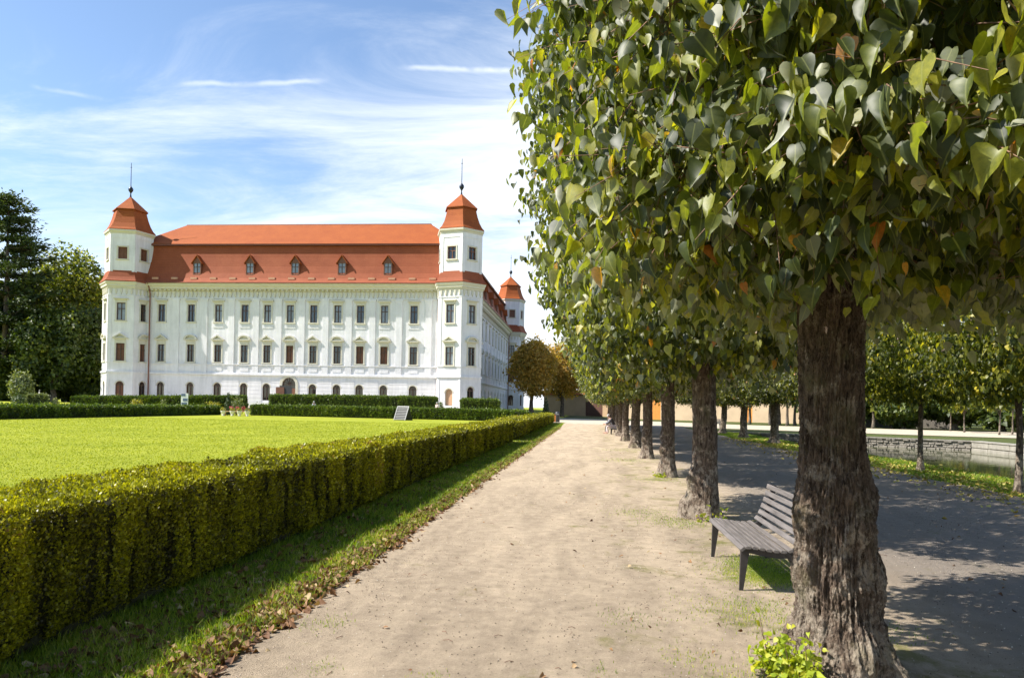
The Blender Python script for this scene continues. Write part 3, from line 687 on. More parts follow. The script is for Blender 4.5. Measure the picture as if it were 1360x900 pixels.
# windows of the facades
pcyc = ['glass', 'glass', 'glass_curtain', 'glass', 'glass_curtain', 'glass_curtain', 'glass', 'glass_curtain', 'glass', 'glass_curtain', 'glass']
for i, u in enumerate(cu):
    window(front, u, 13.74, WU, HU, castle, 'upper', pcyc[i])
    window(front, u, 8.22, WU, HU, castle, 'ped_tri' if i % 2 == 0 else 'ped_seg', ['glass', 'glass_dark', 'glass_dark', 'glass', 'glass_dark', 'shutter', 'glass_dark', 'glass_dark', 'shutter', 'shutter', 'glass_dark'][i])
    if i == 5: window(front, u, 3.15, 1.9, 3.8, castle, 'portal', 'glass_dark', name='portal')
    else: window(front, u, 3.05, 1.06, 2.3, castle, 'arch', 'glass_dark')
for i, u in enumerate(su):
    window(side, u, 13.74, WU, HU, castle, 'upper', 'glass'); window(side, u, 8.22, WU, HU, castle, 'ped_tri' if i % 2 else 'ped_seg', 'glass'); window(side, u, 3.05, 1.06, 2.3, castle, 'arch', 'glass_dark')
# door leaves in the portal and downpipes
m = MB(); fbox(m, front, cu[5] - 0.9, cu[5] - 0.03, 1.2, 3.6, -0.14, -0.08); fbox(m, front, cu[5] + 0.03, cu[5] + 0.9, 1.2, 3.6, -0.14, -0.08); m.build('door', 'shutter', castle)
def pipe(fc, u, o=0.22):
    m = MB(); m.tube([fc.P(u, GZ, o), fc.P(u, 16.3, o), fc.P(u, 17.0, 0.5), fc.P(u, 17.75, 0.9)], 0.09, 8); m.build('downpipe', 'downpipe', castle)
pipe(front, u_of_px(200.5) - XL, 0.3); pipe(front, u_of_px(581.5) - XL, 0.3); pipe(side, sw - 3.6, 0.3)

def tower(cx, cyy, normals, win_faces, d_order, name='tower'):
    """hexagonal tower; normals in degrees from -Y towards +X"""
    t = MB()
    Rb, Ru = 3.28, 3.10
    a0 = R(normals[0] - 90 + 30)
    def hexfac(nd, RR):
        # nd: angle from -Y towards +X -> outward vector
        nx, ny = math.sin(R(nd)), -math.cos(R(nd)); ap = RR * math.cos(R(30))
        ux, uy = -ny, nx     # direction along the face (left to right seen from outside)
        return Fac((cx + nx * ap - ux * RR / 2, cyy + ny * ap - uy * RR / 2), (ux, uy), (nx, ny))
    wins = []
    for nd in normals:
        fc = hexfac(nd, Rb); W = Rb; u = W / 2; o = []
        if nd in win_faces:
            o = [(u - 0.56, u + 0.56, 13.6 - 1.2, 13.6 + 1.2, False), (u - 0.56, u + 0.56, 8.1 - 1.2, 8.1 + 1.2, False)]
            st = win_faces[nd]
            o.append((u - 0.56, u + 0.56, 1.15, 3.85, True) if st[2] == 'door' else (u - 0.53, u + 0.53, 1.9, 4.15, True))
        wall_with_openings(t, fc, W, GZ - 0.5, ZE, o)
        fu = hexfac(nd, Ru); uu = Ru / 2
        wall_with_openings(t, fu, Ru, 18.5, 24.0, [(uu - 0.6, uu + 0.6, 20.75, 22.4, False)], 0.2)
        for (a, b, z0, z1, q) in ((0, W, 5.28, 5.5, 0.16), (0, W, 6.68, 6.8, 0.08), (0, W, 15.74, 15.84, 0.09), (0, W, GZ - 0.4, GZ + 0.55, 0.1)): fbox(t, fc, a - q * 0.55, b + q * 0.55, z0, z1, -0.02, q)
        fbox(t, fc, 0.0, 0.42, 6.8, 15.74, -0.02, 0.055); fbox(t, fc, W - 0.42, W, 6.8, 15.74, -0.02, 0.055)
        fbox(t, fc, 0.0, 0.3, GZ + .55, 5.28, -0.02, 0.055); fbox(t, fc, W - 0.3, W, GZ + .55, 5.28, -0.02, 0.055)
        for q in ((0.0, 0.35, 19.0, 24.2), (Ru - 0.35, Ru, 19.0, 24.2), (0.35, Ru - 0.35, 23.6, 24.2)): fbox(t, fu, *q, -0.02, 0.05)
        wins.append((nd, fc, fu))
    body = t.build(name, 'white_stucco', castle)
    for nd, fc, fu in wins:
        window(fu, Ru / 2, 21.575, 1.2, 1.65, body, 'drum', 'shutter' if nd in win_faces and win_faces[nd][1] == 'shutter' else 'glass_dark', 'shutter')
        if nd in win_faces:
            st = win_faces[nd]; u = Rb / 2
            window(fc, u, 13.6, 1.12, 2.4, body, 'upper', st[0]); window(fc, u, 8.1, 1.12, 2.4, body, st[3], st[1])
            if st[2] == 'door': window(fc, u, 2.5, 1.12, 2.7, body, 'arch_door', 'door_wood', 'trim', name='door')
            else: window(fc, u, 3.025, 1.06, 2.25, body, 'arch', st[2])
    c = MB(); k = 1
    c.rings([(Rb, 16.7), (Rb + .15, 16.75), (Rb + .15, 16.95), (Rb + .33, 17.0), (Rb + .36, 17.25), (Rb + .5, 17.4), (Rb + .55, 17.62), (Rb + .1, 17.64)], 6, a0, (cx, cyy))
    for nd, fc, fu in wins:
        for j in range(5):
            u = Rb * (j + 0.5) / 5; fprism(c, fc, [(u - 0.12, 16.72), (u + 0.12, 16.72), (u + 0.12, 16.25), (u, 15.9), (u - 0.12, 16.25)], -0.02, 0.14)
    c.build('cornice', 'trim', body)
    c = MB()
    c.rings([(Ru, 24.15), (Ru + .12, 24.2), (Ru + .12, 24.35), (Ru + .3, 24.5), (Ru + .32, 24.72), (Ru, 24.74)], 6, a0, (cx, cyy))
    c.build('upper_cornice', 'trim', body)
    r = MB()
    r.rings([(Rb + .6, 17.62), (Rb + .6, 17.74), (Rb + .42, 17.9), (Rb + .15, 18.3), (Ru + .12, 18.85), (Ru - .02, 19.25)], 6, a0, (cx, cyy))
    r.build('skirt_roof', 'roof_tile_old_shaded', body)
    r = MB()
    r.rings([(Ru + .28, 24.72), (Ru + .30, 24.82), (Ru - .02, 25.15), (2.72, 25.8), (2.42, 26.6), (2.18, 27.5), (2.1, 27.75), (2.36, 27.70)], 6, a0, (cx, cyy))
    r.rings([(2.36, 27.70), (2.36, 27.70), (2.36, 27.82), (0.03, 29.95)], 6, a0, (cx, cyy))
    r.build('tower_roof', 'roof_tile', body)
    s = MB(); s.rings([(0.16, 29.7), (0.07, 30.3), (0.10, 30.45), (0.30, 30.75), (0.34, 30.95), (0.26, 31.15), (0.08, 31.35), (0.05, 31.6), (0.035, 34.6), (0.0, 34.75)], 10, 0, (cx, cyy), smooth=True)
    s.box((cx - 0.12, cyy - 0.02, 34.0), (cx + 0.12, cyy + 0.02, 34.06)); s.build('spire', 'iron', body)
    return body
rt = {-15: ('glass_curtain', 'glass_curtain', 'door', 'ped_tri'), 45: ('glass_curtain', 'glass_dark', 'glass_dark', 'ped_seg'), 105: ('glass', 'glass', 'glass_dark', 'ped_tri')}
tower(-17.4, 99.1, [-15, 45, 105, 165, -135, -75], rt, 0)
lt = {15: ('glass_curtain', 'shutter', 'shutter', 'ped_tri'), 75: ('glass_dark', 'shutter', 'glass_dark', 'ped_seg'), -45: ('glass_dark', 'shutter', 'glass_dark', 'ped_seg')}
tower(-64.1, 99.1, [15, 75, 135, -165, -105, -45], lt, 0)
ft = {15: ('glass', 'shutter', 'glass_dark', 'ped_tri'), 75: ('glass_dark', 'shutter', 'glass_dark', 'ped_seg'), 135: ('glass', 'glass', 'glass_dark', 'ped_tri')}
tower(-16.9, 162.8, [15, 75, 135, -165, -105, -45], ft, 0)
cl = castle.location.copy()
for o in children(castle): o.location = (-cl.x, -cl.y, -cl.z)

# ------------------------------------------------------------------ foliage tools
def frames(nrm, down, n):
    """orthonormal leaf frames: y axis = leaf direction (base to tip), z = normal"""
    y = down / np.linalg.norm(down, axis=1, keepdims=True)
    x = np.cross(y, nrm); x /= np.linalg.norm(x, axis=1, keepdims=True) + 1e-9
    z = np.cross(x, y); return x, y, z
LEAF_HI_V = np.array([(0, 0, 0), (-0.30, -0.06, 0.05), (-0.48, 0.22, 0.10), (-0.36, 0.58, 0.04), (0, 0.38, -0.06), (0, 1.08, -0.14), (0.30, -0.06, 0.05), (0.48, 0.22, 0.10), (0.36, 0.58, 0.04), (-0.16, 0.86, -0.04), (0.16, 0.86, -0.04)], float)
LEAF_HI_F = np.array([(0, 1, 2, 4), (4, 2, 3, 9), (4, 9, 5, 5), (0, 4, 7, 6), (4, 10, 8, 7), (4, 5, 10, 10)])
# triangles only (fan from the midrib points) keep the mesh uniform
LEAF_HI_T = np.array([(0, 2, 1), (0, 4, 2), (4, 3, 2), (4, 9, 3), (4, 5, 9), (0, 6, 7), (0, 7, 4), (4, 7, 8), (4, 8, 10), (4, 10, 5)])
def heart(nfold):
    """heart-shaped leaf: outline half (x, y), folded along the midrib and drooping at the tip"""
    half = [(0.0, 0.0), (0.13, -0.05), (0.32, -0.05), (0.46, 0.10), (0.50, 0.30), (0.40, 0.55), (0.24, 0.74), (0.10, 0.93)]
    mid = [(0, 0.02), (0, 0.30), (0, 0.62), (0, 1.12)]
    V = []; zf = lambda x, y: 0.28 * abs(x) - 0.22 * x * x - 0.16 * max(0, y - 0.35) ** 1.5
    for x, y in mid: V.append((x, y, zf(x, y) - 0.02))
    for sgn in (1, -1):
        for x, y in half[1:]: V.append((sgn * x, y, zf(x, y) + 0.02 * math.sin(9 * y)))
    T = []
    for k, o in enumerate((4, 11)):
        t = [(0, o, o + 1), (0, o + 1, o + 2), (0, o + 2, 1), (1, o + 2, o + 3), (1, o + 3, o + 4), (1, o + 4, 2), (2, o + 4, o + 5), (2, o + 5, o + 6), (2, o + 6, 3)]
        T += [x if k == 0 else (x[0], x[2], x[1]) for x in t]
    return np.array(V, float), np.array(T)
LEAF_HE_V, LEAF_HE_T = heart(0)
LEAF_LO_V = np.array([(0, 0, 0), (-0.46, 0.28, 0.09), (0, 1.05, -0.08), (0.46, 0.28, 0.09)], float)
LEAF_LO_T = np.array([(0, 2, 1), (0, 3, 2)])
LEAF_MID_V = np.array([(0, 0, 0), (-0.44, 0.10, 0.06), (-0.36, 0.58, 0.05), (0, 1.08, -0.12), (0.44, 0.10, 0.06), (0.36, 0.58, 0.05)], float)
LEAF_MID_T = np.array([(0, 2, 1), (0, 3, 2), (0, 4, 5), (0, 5, 3)])
def leaf_arrays(P, nrm, down, size, TV, TT, rnd, curl=0.0):
    n = len(P); x, y, z = frames(nrm, down, n)
    k = len(TV); s = size[:, None, None]
    tv = np.broadcast_to(TV[None], (n, k, 3)).copy()
    if k > 4: tv[:, :, 2] *= rng.uniform(0.2, 2.6, (n, 1)); tv[:, :, 0] *= rng.uniform(0.62, 1.08, (n, 1)); tv[:, :, 0] += tv[:, :, 1] * rng.uniform(-0.22, 0.22, (n, 1))
    if curl: tv[:, :, 2] += (tv[:, :, 0] ** 2) * rng.uniform(-1.6, 1.6, (n, 1)) * curl + (tv[:, :, 1] ** 2) * rng.uniform(-.5, .25, (n, 1)) * curl
    V = P[:, None, :] + s * (tv[:, :, 0:1] * x[:, None] + tv[:, :, 1:2] * y[:, None] + tv[:, :, 2:3] * z[:, None])
    F = TT[None] + (np.arange(n) * k)[:, None, None]
    return V.reshape(-1, 3), F.reshape(-1, 3), np.repeat(rnd, len(TT))
def unit(v): return v / (np.linalg.norm(v, axis=1, keepdims=True) + 1e-9)
def fnoise(P, sc, seed=0.0):
    return np.array([mnoise.noise((p[0] * sc + seed, p[1] * sc - seed, p[2] * sc + seed * 2)) for p in P])

def trunk_mesh(name, parent, zt, r_prof, drift, nth=96, nz=150, seed=0.0, bulges=(), mat='bark', flare=5, ridge=0.03, groove=14):
    """r_prof/drift: lists (z, r) and (z, dx, dy); bulges: (angle, z, amount, width)"""
    zs = np.linspace(-0.12, zt, nz); th = np.linspace(0, 2 * PI, nth, endpoint=False)
    rz = np.interp(zs, [p[0] for p in r_prof], [p[1] for p in r_prof]); dx = np.interp(zs, [p[0] for p in drift], [p[1] for p in drift]); dy = np.interp(zs, [p[0] for p in drift], [p[2] for p in drift])
    V = np.zeros((nz, nth, 3))
    for i, z in enumerate(zs):
        for j, a in enumerate(th):
            ca, sa = math.cos(a), math.sin(a); r = rz[i]
            # root flare
            f = max(0.0, 1 - z / 0.55)
            lob = 0.5 + 0.5 * math.cos(flare * (a + seed) + 1.3 * math.sin(a * 2 + seed))
            r += f * f * (0.10 + 0.16 * lob) * (rz[0] / 0.36)
            for (ba, bz, am, wd) in bulges:
                dd = math.atan2(math.sin(a - ba), math.cos(a - ba)) * 0.3; q = (dd * dd + (z - bz) ** 2) / (wd * wd)
                if q < 6: r += am * math.exp(-q)
            tw = a + 0.25 * math.sin(z * 1.3 + seed)
            c, s_ = math.cos(tw), math.sin(tw)
            big = mnoise.noise((c * 1.1 + seed, s_ * 1.1, z * 0.9 + seed))
            mid = mnoise.noise((c * 3.1 + seed, s_ * 3.1 + 4, z * 2.2))
            w = mnoise.noise((c * 2.2, s_ * 2.2 + seed, z * 1.6)) * (0.8 if z < 1.5 else 0.5)
            rid = 1 - abs(mnoise.noise((c * groove * 0.62 + w * 1.6, s_ * groove * 0.62 + seed * 3, z * 2.6 + w * 1.6))) * 2.6
            fine = mnoise.noise((c * 24 + seed, s_ * 24, z * 11))
            fine2 = mnoise.noise((c * 44 + seed, s_ * 44, z * 40))
            rid = max(-1.1, rid)
            knot = max(0.0, min(1.0, (1.45 - z) / 0.5)) if len(bulges) > 3 else 0.4
            crag = 1 - abs(mnoise.noise((c * 4.5 + w * 2 + seed, s_ * 4.5, z * 9 + w * 3))) * 3
            r += rz[i] * (0.11 * big + 0.07 * mid) + ridge * 0.36 * rid * (0.7 + 0.5 * abs(mid)) + ridge * 0.42 * fine + ridge * 0.32 * fine2 + knot * ridge * 0.26 * crag
            V[i, j] = (dx[i] + ca * r, dy[i] + sa * r, z)
    I, J = np.meshgrid(np.arange(nz - 1), np.arange(nth), indexing='ij')
    a = (I * nth + J).ravel(); b = (I * nth + (J + 1) % nth).ravel()
    F = np.stack([a, b, b + nth, a + nth], 1)
    return np_mesh(name, V.reshape(-1, 3), F, mat, parent, smooth=True)

def crown(name, parent, c, Rr, zb, zt, nsprig, per, size, TV, TT, mat='linden_leaf', seed=0, inner=0.35, squash=1.0, curl=0.5, rough=0.16, botfill=True, rnd_pow=1.0, smooth=False, p0=0.50):
    """trimmed linden crown: drooping leafy sprigs over an uneven upright shell"""
    g = np.random.default_rng(seed)
    n = nsprig
    nc = max(8, n // 7); tc_ = g.random(nc) ** 0.95; thc = g.uniform(0, 2 * PI, nc); pick = g.integers(0, nc, n)
    t = np.clip(tc_[pick] + g.normal(0, 0.20, n) / (zt - zb), 0, 1); th = thc[pick] + g.normal(0, 0.17, n) / Rr
    z = zb + t * (zt - zb); cdep = (g.exponential(0.10, nc) - 0.07 * g.random(nc))[pick]
    ctr = np.stack([np.cos(th) * 2, np.sin(th) * 2, z * 0.9], 1)
    no = fnoise(ctr, 0.8, seed * 1.7) * 1.0 + 0.55 * fnoise(ctr, 2.2, seed)
    prof = p0 + (1 - p0) * np.clip(t / 0.27, 0, 1) ** 0.55; prof = prof * np.clip((1 - t) / 0.18, 0, 1) ** 0.35
    rs = Rr * prof * (1 + rough * no)
    dep = cdep + g.exponential(0.13, n) * (g.random(n) < 0.9) + (g.random(n) < inner) * g.random(n) * Rr * 0.75
    rs = np.clip(rs - dep, 0.15, None)
    # sparse hollows
    hole = fnoise(ctr, 1.9, seed + 31.0) > 0.14
    z = np.where(t < 0.12, z - 0.16 * np.clip(fnoise(ctr, 2.6, seed + 3), -1, 1.2), z)
    rs = np.where(hole, rs - 0.30 - 0.6 * g.random(n), rs); rs = np.clip(rs, 0.12, None)
    if botfill:
        k = int(n * 0.12); th2 = g.uniform(0, 2 * PI, k); rr = Rr * (p0 + 0.04) * np.sqrt(g.random(k))
        th = np.r_[th, th2]; rs = np.r_[rs, rr]; z = np.r_[z, zb + 0.28 * g.random(k) + 0.12 * np.sin(3 * th2) + 0.2 * (rr / Rr) ** 2]; n += k
    base = np.stack([c[0] + np.cos(th) * rs, c[1] + np.sin(th) * rs * squash, z], 1)
    out = np.stack([np.cos(th), np.sin(th), np.zeros(n)], 1)
    # each sprig: leaves along a short arching twig
    P = []; Nn = []; D = []; Tw = []
    dirn = unit(out * 1.0 + g.normal(0, 0.5, (n, 3)) + np.array([0, 0, 0.1]))
    ln = g.uniform(0.18, 0.5, n)
    for i in range(per):
        f = (i + 0.6) / per
        p = base + dirn * (ln * f)[:, None]; p[:, 2] -= 0.30 * ln * f * f
        side = unit(np.cross(dirn, np.array([0, 0, 1.0])) + 1e-6) * (1 if i % 2 else -1)
        p = p + side * 0.03 + g.normal(0, 0.03, (n, 3))
        dn = unit(np.array([0, 0, -1.0]) * 1.15 + out * 0.22 + side * 0.35 + g.normal(0, 0.30, (n, 3)))
        nr = unit(out * 0.75 + np.array([0, 0, 0.45]) + side * 0.35 + g.normal(0, 0.62, (n, 3)))
        P.append(p); Nn.append(nr); D.append(dn)
    P = np.concatenate(P); Nn = np.concatenate(Nn); D = np.concatenate(D); m = len(P)
    cl = np.tile(0.5 + 0.5 * fnoise(base, 0.9, seed + 5.0), per)
    rnd = np.clip(g.random(m) ** rnd_pow * 0.86 + (cl - 0.5) * 0.35, 0, 0.93); rnd = np.where(g.random(m) < 0.018, g.uniform(0.95, 1, m), rnd)
    sz = g.uniform(0.5, 1.28, m) ** 0.8 * size
    V, F, rr = leaf_arrays(P, Nn, D, sz, TV, TT, rnd, curl)
    o = np_mesh(name, V, F, mat, parent, rnd=rr, smooth=smooth)
    if len(TV) > 12:
        a_ = o.data.attributes.new('rib', 'FLOAT', 'POINT'); a_.data.foreach_set('value', np.tile(1 - 2 * np.abs(TV[:, 0]), m).astype(np.float32))
    return o, base, dirn, ln
def limbs(name, parent, start, ends, r0, r1, n=7, mat='bark', seed=0, parent_mesh=None):
    mb = MB(); g = random.Random(seed)
    for e in ends:
        s = Vector(start) + Vector((g.uniform(-.05, .05), g.uniform(-.05, .05), g.uniform(-0.2, 0.3))); e = Vector(e); pts = []
        k = 6; wob = (e - s).length * 0.06
        for i in range(k + 1):
            f = i / k; p = s.lerp(e, f) + Vector((0, 0, 0.12 * math.sin(f * PI) * (e - s).length))
            if 0 < i < k: p += Vector((g.uniform(-wob, wob), g.uniform(-wob, wob), g.uniform(-wob, wob)))
            pts.append(p)
        mb.tube(pts, [r0 + (r1 - r0) * i / k for i in range(k + 1)], n)
    return mb.build(name, mat, parent)

# ------------------------------------------------------------------ the linden row
ROWLAB = {1: 'pollarded linden with gnarled burled trunk, nearest tree of the row beside the bench',
          2: 'linden behind the bench with pale grey bark patches, second of the alley row',
          3: 'slim linden with yellow sprouts at its foot, third of the alley row'}
def linden_near():
    root = empty('linden_tree', (1.585, 5.02, 0)); tag(root, ROWLAB[1], 'tree', 'lindens in the alley row')
    tr = trunk_mesh('trunk', root, 3.0, [(-0.2, 0.28), (0.1, 0.255), (0.4, 0.218), (0.75, 0.207), (1.1, 0.207), (1.35, 0.190), (1.7, 0.178), (2.2, 0.188), (2.6, 0.21), (3.0, 0.18)],
                    [(-0.2, 0.02, 0), (0.4, 0.03, 0), (0.9, 0.0, 0), (1.5, -0.02, 0), (2.4, -0.045, 0), (3.0, -0.06, 0)], 380, 760, 0.7,
                    [(R(200), 1.02, 0.05, 0.15), (R(-62), 0.95, 0.06, 0.13), (R(-95), 1.18, 0.035, 0.10), (R(-20), 0.62, 0.06, 0.22), (R(-110), 0.55, 0.04, 0.16), (R(185), 0.62, 0.05, 0.16), (R(-10), 1.1, 0.045, 0.14), (R(-75), 0.2, 0.07, 0.13)], ridge=0.036, groove=17)
    cr, base, dr, ln = crown('crown', root, (0.35, -0.36), 2.10, 2.50, 7.7, 9600, 8, 0.088, LEAF_HE_V, LEAF_HE_T, seed=3, inner=0.30, curl=0.9, rough=0.13, squash=1.30, smooth=True, p0=0.86)
    g = random.Random(5)
    ends = [(0.28 + 1.7 * math.cos(a), -0.4 + 1.7 * math.sin(a), z) for a, z in [(g.uniform(0, 6.28), g.uniform(3.2, 7.6)) for _ in range(16)]]
    limbs('limbs', root, (-0.05, 0, 2.75), ends, 0.085, 0.02, seed=4)
    limbs('leader', root, (-0.05, 0, 2.7), [(0.25, -0.2, 7.6), (-0.2, 0.2, 6.8)], 0.14, 0.03, 9, seed=9)
    # fine twigs of the sprigs on the camera side
    sel = np.where((base[:, 1] < -0.6) & (base[:, 2] < 5.2))[0]
    mb = MB()
    for i in sel[:3200]:
        p = Vector(base[i]) - Vector(dr[i]) * 0.12; q = p + Vector(dr[i]) * (ln[i] + 0.1); q.z -= 0.30 * ln[i]
        mb.tube([p, (p + q) / 2 + Vector((0, 0, 0.03)), q], [0.0035, 0.0028, 0.0012], 3, caps=False)
    mb.build('twigs', 'twig', root)
    # a sawn branch stub showing through the leaves
    mb = MB(); mb.tube([(0.40, -1.6, 3.32), (0.44, -1.95, 3.18), (0.45, -2.2, 2.98)], [0.03, 0.028, 0.034], 10); mb.build('branch_stub', 'bark', root)
    return root
linden_near()

def linden_proto(seed, lab, loc, bul, young=False, size=0.10, Rr=2.45, zb=2.45, zt=7.5, nspr=7600, r=0.23, mat='linden_leaf', group='lindens in the alley row', tmat='bark'):
    root = empty('linden_tree', loc); tag(root, lab, 'tree', group)
    trunk_mesh('trunk', root, zb + 0.6, [(-0.2, r * 1.3), (0.2, r * 1.16), (0.8, r * 1.02), (1.5, r * 0.95), (zb, r * 0.98), (zb + 0.6, r * 0.8)], [(-0.2, 0, 0), (1.2, 0.02, 0), (zb, -0.02, 0.03), (zb + 1, 0, 0)],
               96, 150, seed * 1.3, bul, ridge=0.022 if r > 0.15 else 0.008, groove=11, mat=tmat)
    o, base, dr, ln = crown('crown', root, (0, 0), Rr, zb, zt, nspr, 7, size, LEAF_MID_V, LEAF_MID_T, seed=seed, inner=0.3, curl=0.7, rough=0.10, mat=mat, squash=1.5 if Rr > 2.3 else 1.0)
    g = random.Random(seed)
    ends = [(Rr * 0.8 * math.cos(a), Rr * 0.8 * math.sin(a), z) for a, z in [(g.uniform(0, 6.28), g.uniform(zb + 0.6, zt - 0.8)) for _ in range(12)]]
    limbs('limbs', root, (0, 0, zb + 0.35), ends + [(0, 0.1, zt - 0.6)], r * 0.4, 0.02, seed=seed, mat=tmat)
    return root
pA = linden_proto(11, ROWLAB[2], (1.74, 11.6, 0), [(R(200), 0.62, 0.09, 0.16), (R(-80), 0.5, 0.06, 0.14), (R(180), 0.25, 0.10, 0.16)], Rr=2.5, zt=8.0, r=0.178)
pB = linden_proto(23, ROWLAB[3], (1.92, 18.6, 0), [(R(210), 0.7, 0.07, 0.15), (R(170), 1.0, 0.05, 0.12)], Rr=2.45, r=0.155)
rowY = [25.2, 32.0, 38.6, 45.4, 52.2, 58.8, 65.4, 71.5]
ordn = ['fourth', 'fifth', 'sixth', 'seventh', 'eighth', 'ninth', 'tenth', 'last']
for i, y in enumerate(rowY):
    o = copy_tree(pA if i % 2 else pB); o.location = (1.94 + 0.06 * math.sin(i * 2.1), y, 0); o.rotation_euler = (0, 0, (PI if i % 3 else 0) + 0.12 * math.sin(i * 5))
    s = 0.97 + 0.06 * ((i * 37) % 10) / 10; o.scale = (s, s, s if not i % 2 else s * 0.93)
    o['label'] = 'linden with knobbly grey trunk, %s of the alley row %s' % (ordn[i], 'and farthest away' if ordn[i] == 'last' else 'counted from the camera')

o = copy_tree(pB); o.location = (1.75, -1.9, 0); o.rotation_euler = (0, 0, PI); o.scale = (0.86, 0.80, 1.0)
o['label'] = 'linden of the alley row standing just behind the photographer, shading the road'
# second row along the pond bank
yA = linden_proto(37, 'slender young linden with straight dark stem at the right edge, beside the pond', (*at(1354, 15.8), 0), [], Rr=2.15, zb=2.15, zt=5.6, nspr=2600, r=0.065, mat='young_leaf', group='lindens along the pond bank', tmat='bark_far')
yB = copy_tree(yA); yB.location = (9.55, 22.8, 0); yB.rotation_euler = (0, 0, 2.1); yB['label'] = 'slender young linden with yellowing crown on the grassy pond bank, right of the big trunk'
oldrow = [(31.0, 'linden on the pond bank hidden mostly behind the big near trunk'), (39.8, 'linden on the pond bank with dark straight trunk, right one of the three dark trunks'),
          (47.2, 'linden with wide dark foot, middle one of the three dark trunks by the shaded road'), (55.2, 'leaning dark linden, left one of the three dark trunks by the shaded road'),
          (63.0, 'linden at the far end of the pond bank row near the cross path')]
oA = linden_proto(41, oldrow[1][1], (9.5, 39.8, 0), [], Rr=2.5, zb=2.3, zt=7.0, nspr=5000, r=0.19, group='lindens along the pond bank', tmat='bark_far')
for i, (y, lab) in enumerate(oldrow):
    if i == 1: continue
    o = copy_tree(oA); o.location = (9.5 + 0.15 * math.sin(i * 3), y, 0); o.rotation_euler = (0.0, 0, i * 1.9); o['label'] = lab
    if i == 3: o.rotation_euler = (0, R(5), 0.4)

# ------------------------------------------------------------------ generic trees
def blob_tree(name, label, loc, h, w, trunk_r, crown_b, mat, nclump=16, nleaf=9000, size=0.35, seed=1, cat='tree', group=None, clump_r=0.34, round_=False, bmat='bark_far', tilt=0.4):
    root = empty(name, (loc[0], loc[1], H(loc[0], loc[1]))); tag(root, label, cat, group)
    g = np.random.default_rng(seed); gg = random.Random(seed)
    cz = (h + crown_b) / 2; hz = (h - crown_b) / 2
    cl = []
    for i in range(nclump):
        for _ in range(30):
            v = g.normal(0, 1, 3); v /= np.linalg.norm(v); rr = (g.random() ** 0.45) * (1 - clump_r * 0.75)
            p = np.array([v[0] * w / 2 * rr, v[1] * w / 2 * rr, cz + v[2] * hz * rr])
            if all(np.linalg.norm((p - q[0]) / [w, w, 2 * hz]) > 0.13 for q in cl): break
        cl.append((p, g.uniform(0.75, 1.25) * clump_r))
    if round_: cl.append((np.array([0, 0, cz]), 0.86))
    P = []; Nn = []
    tot = sum(c[1] ** 2 for c in cl)
    for p, r in cl:
        k = int(nleaf * r * r / tot); v = unit(g.normal(0, 1, (k, 3))); rad = np.clip(g.normal(0.92, 0.14, k), 0.2, 1.25)
        q = v * rad[:, None]; no = fnoise(v * 2.2 + p, 1.1, seed) * 0.35 + 1
        q = q * no[:, None]
        P.append(p + q * np.array([r * w / 2, r * w / 2, r * hz * 0.95])); Nn.append(v)
    P = np.concatenate(P); Nn = np.concatenate(Nn); m = len(P)
    nr = unit(Nn + g.normal(0, 0.6, (m, 3)) + np.array([0, 0, tilt])); dn = unit(np.array([0, 0, -0.7]) + Nn * 0.5 + g.normal(0, 0.6, (m, 3)))
    rnd = np.clip(g.random(m) * 0.85 + 0.3 * fnoise(P, 0.35, seed), 0, 1)
    V, F, rr = leaf_arrays(P, nr, dn, g.uniform(0.6, 1.25, m) * size, LEAF_LO_V, LEAF_LO_T, rnd)
    np_mesh('crown', V, F, mat, root, rnd=rr)
    mb = MB(); k = 7
    tz = crown_b + hz * 0.9
    pts = [Vector((0.10 * trunk_r * gg.uniform(-3, 3), 0.1 * trunk_r * gg.uniform(-3, 3), -0.2 + (tz + 0.2) * i / k)) for i in range(k + 1)]
    mb.tube(pts, [trunk_r * (1.35 if i == 0 else 1.0 - 0.75 * i / k) for i in range(k + 1)], 10)
    for p, r in cl[:14]:
        s = Vector((0, 0, crown_b * gg.uniform(0.75, 1.0) + hz * 0.2 * gg.random())); e = Vector(p); mid = s.lerp(e, 0.5) + Vector((0, 0, -0.05 * h * gg.random()))
        mb.tube([s, mid, e], [trunk_r * 0.45, trunk_r * 0.28, trunk_r * 0.08], 6, caps=False)
    mb.build('trunk', bmat, root)
    return root
# orange trees in front of the low wall
x, y = at(706, 122); blob_tree('chestnut_tree', 'round trimmed tree with rusty orange leaves in front of the castle side wing', (x, y), 12.0, 8.4, 0.38, 2.6, 'autumn_leaf', 16, 15000, 0.36, 51, group='rusty orange trees', round_=True, clump_r=0.42)
x, y = at(746, 134); blob_tree('chestnut_tree', 'round trimmed tree with browning leaves before the beige wall, right one of two', (x, y), 13.6, 9.6, 0.40, 3.1, 'autumn_leaf', 16, 17000, 0.38, 52, group='rusty orange trees', round_=True, clump_r=0.42)
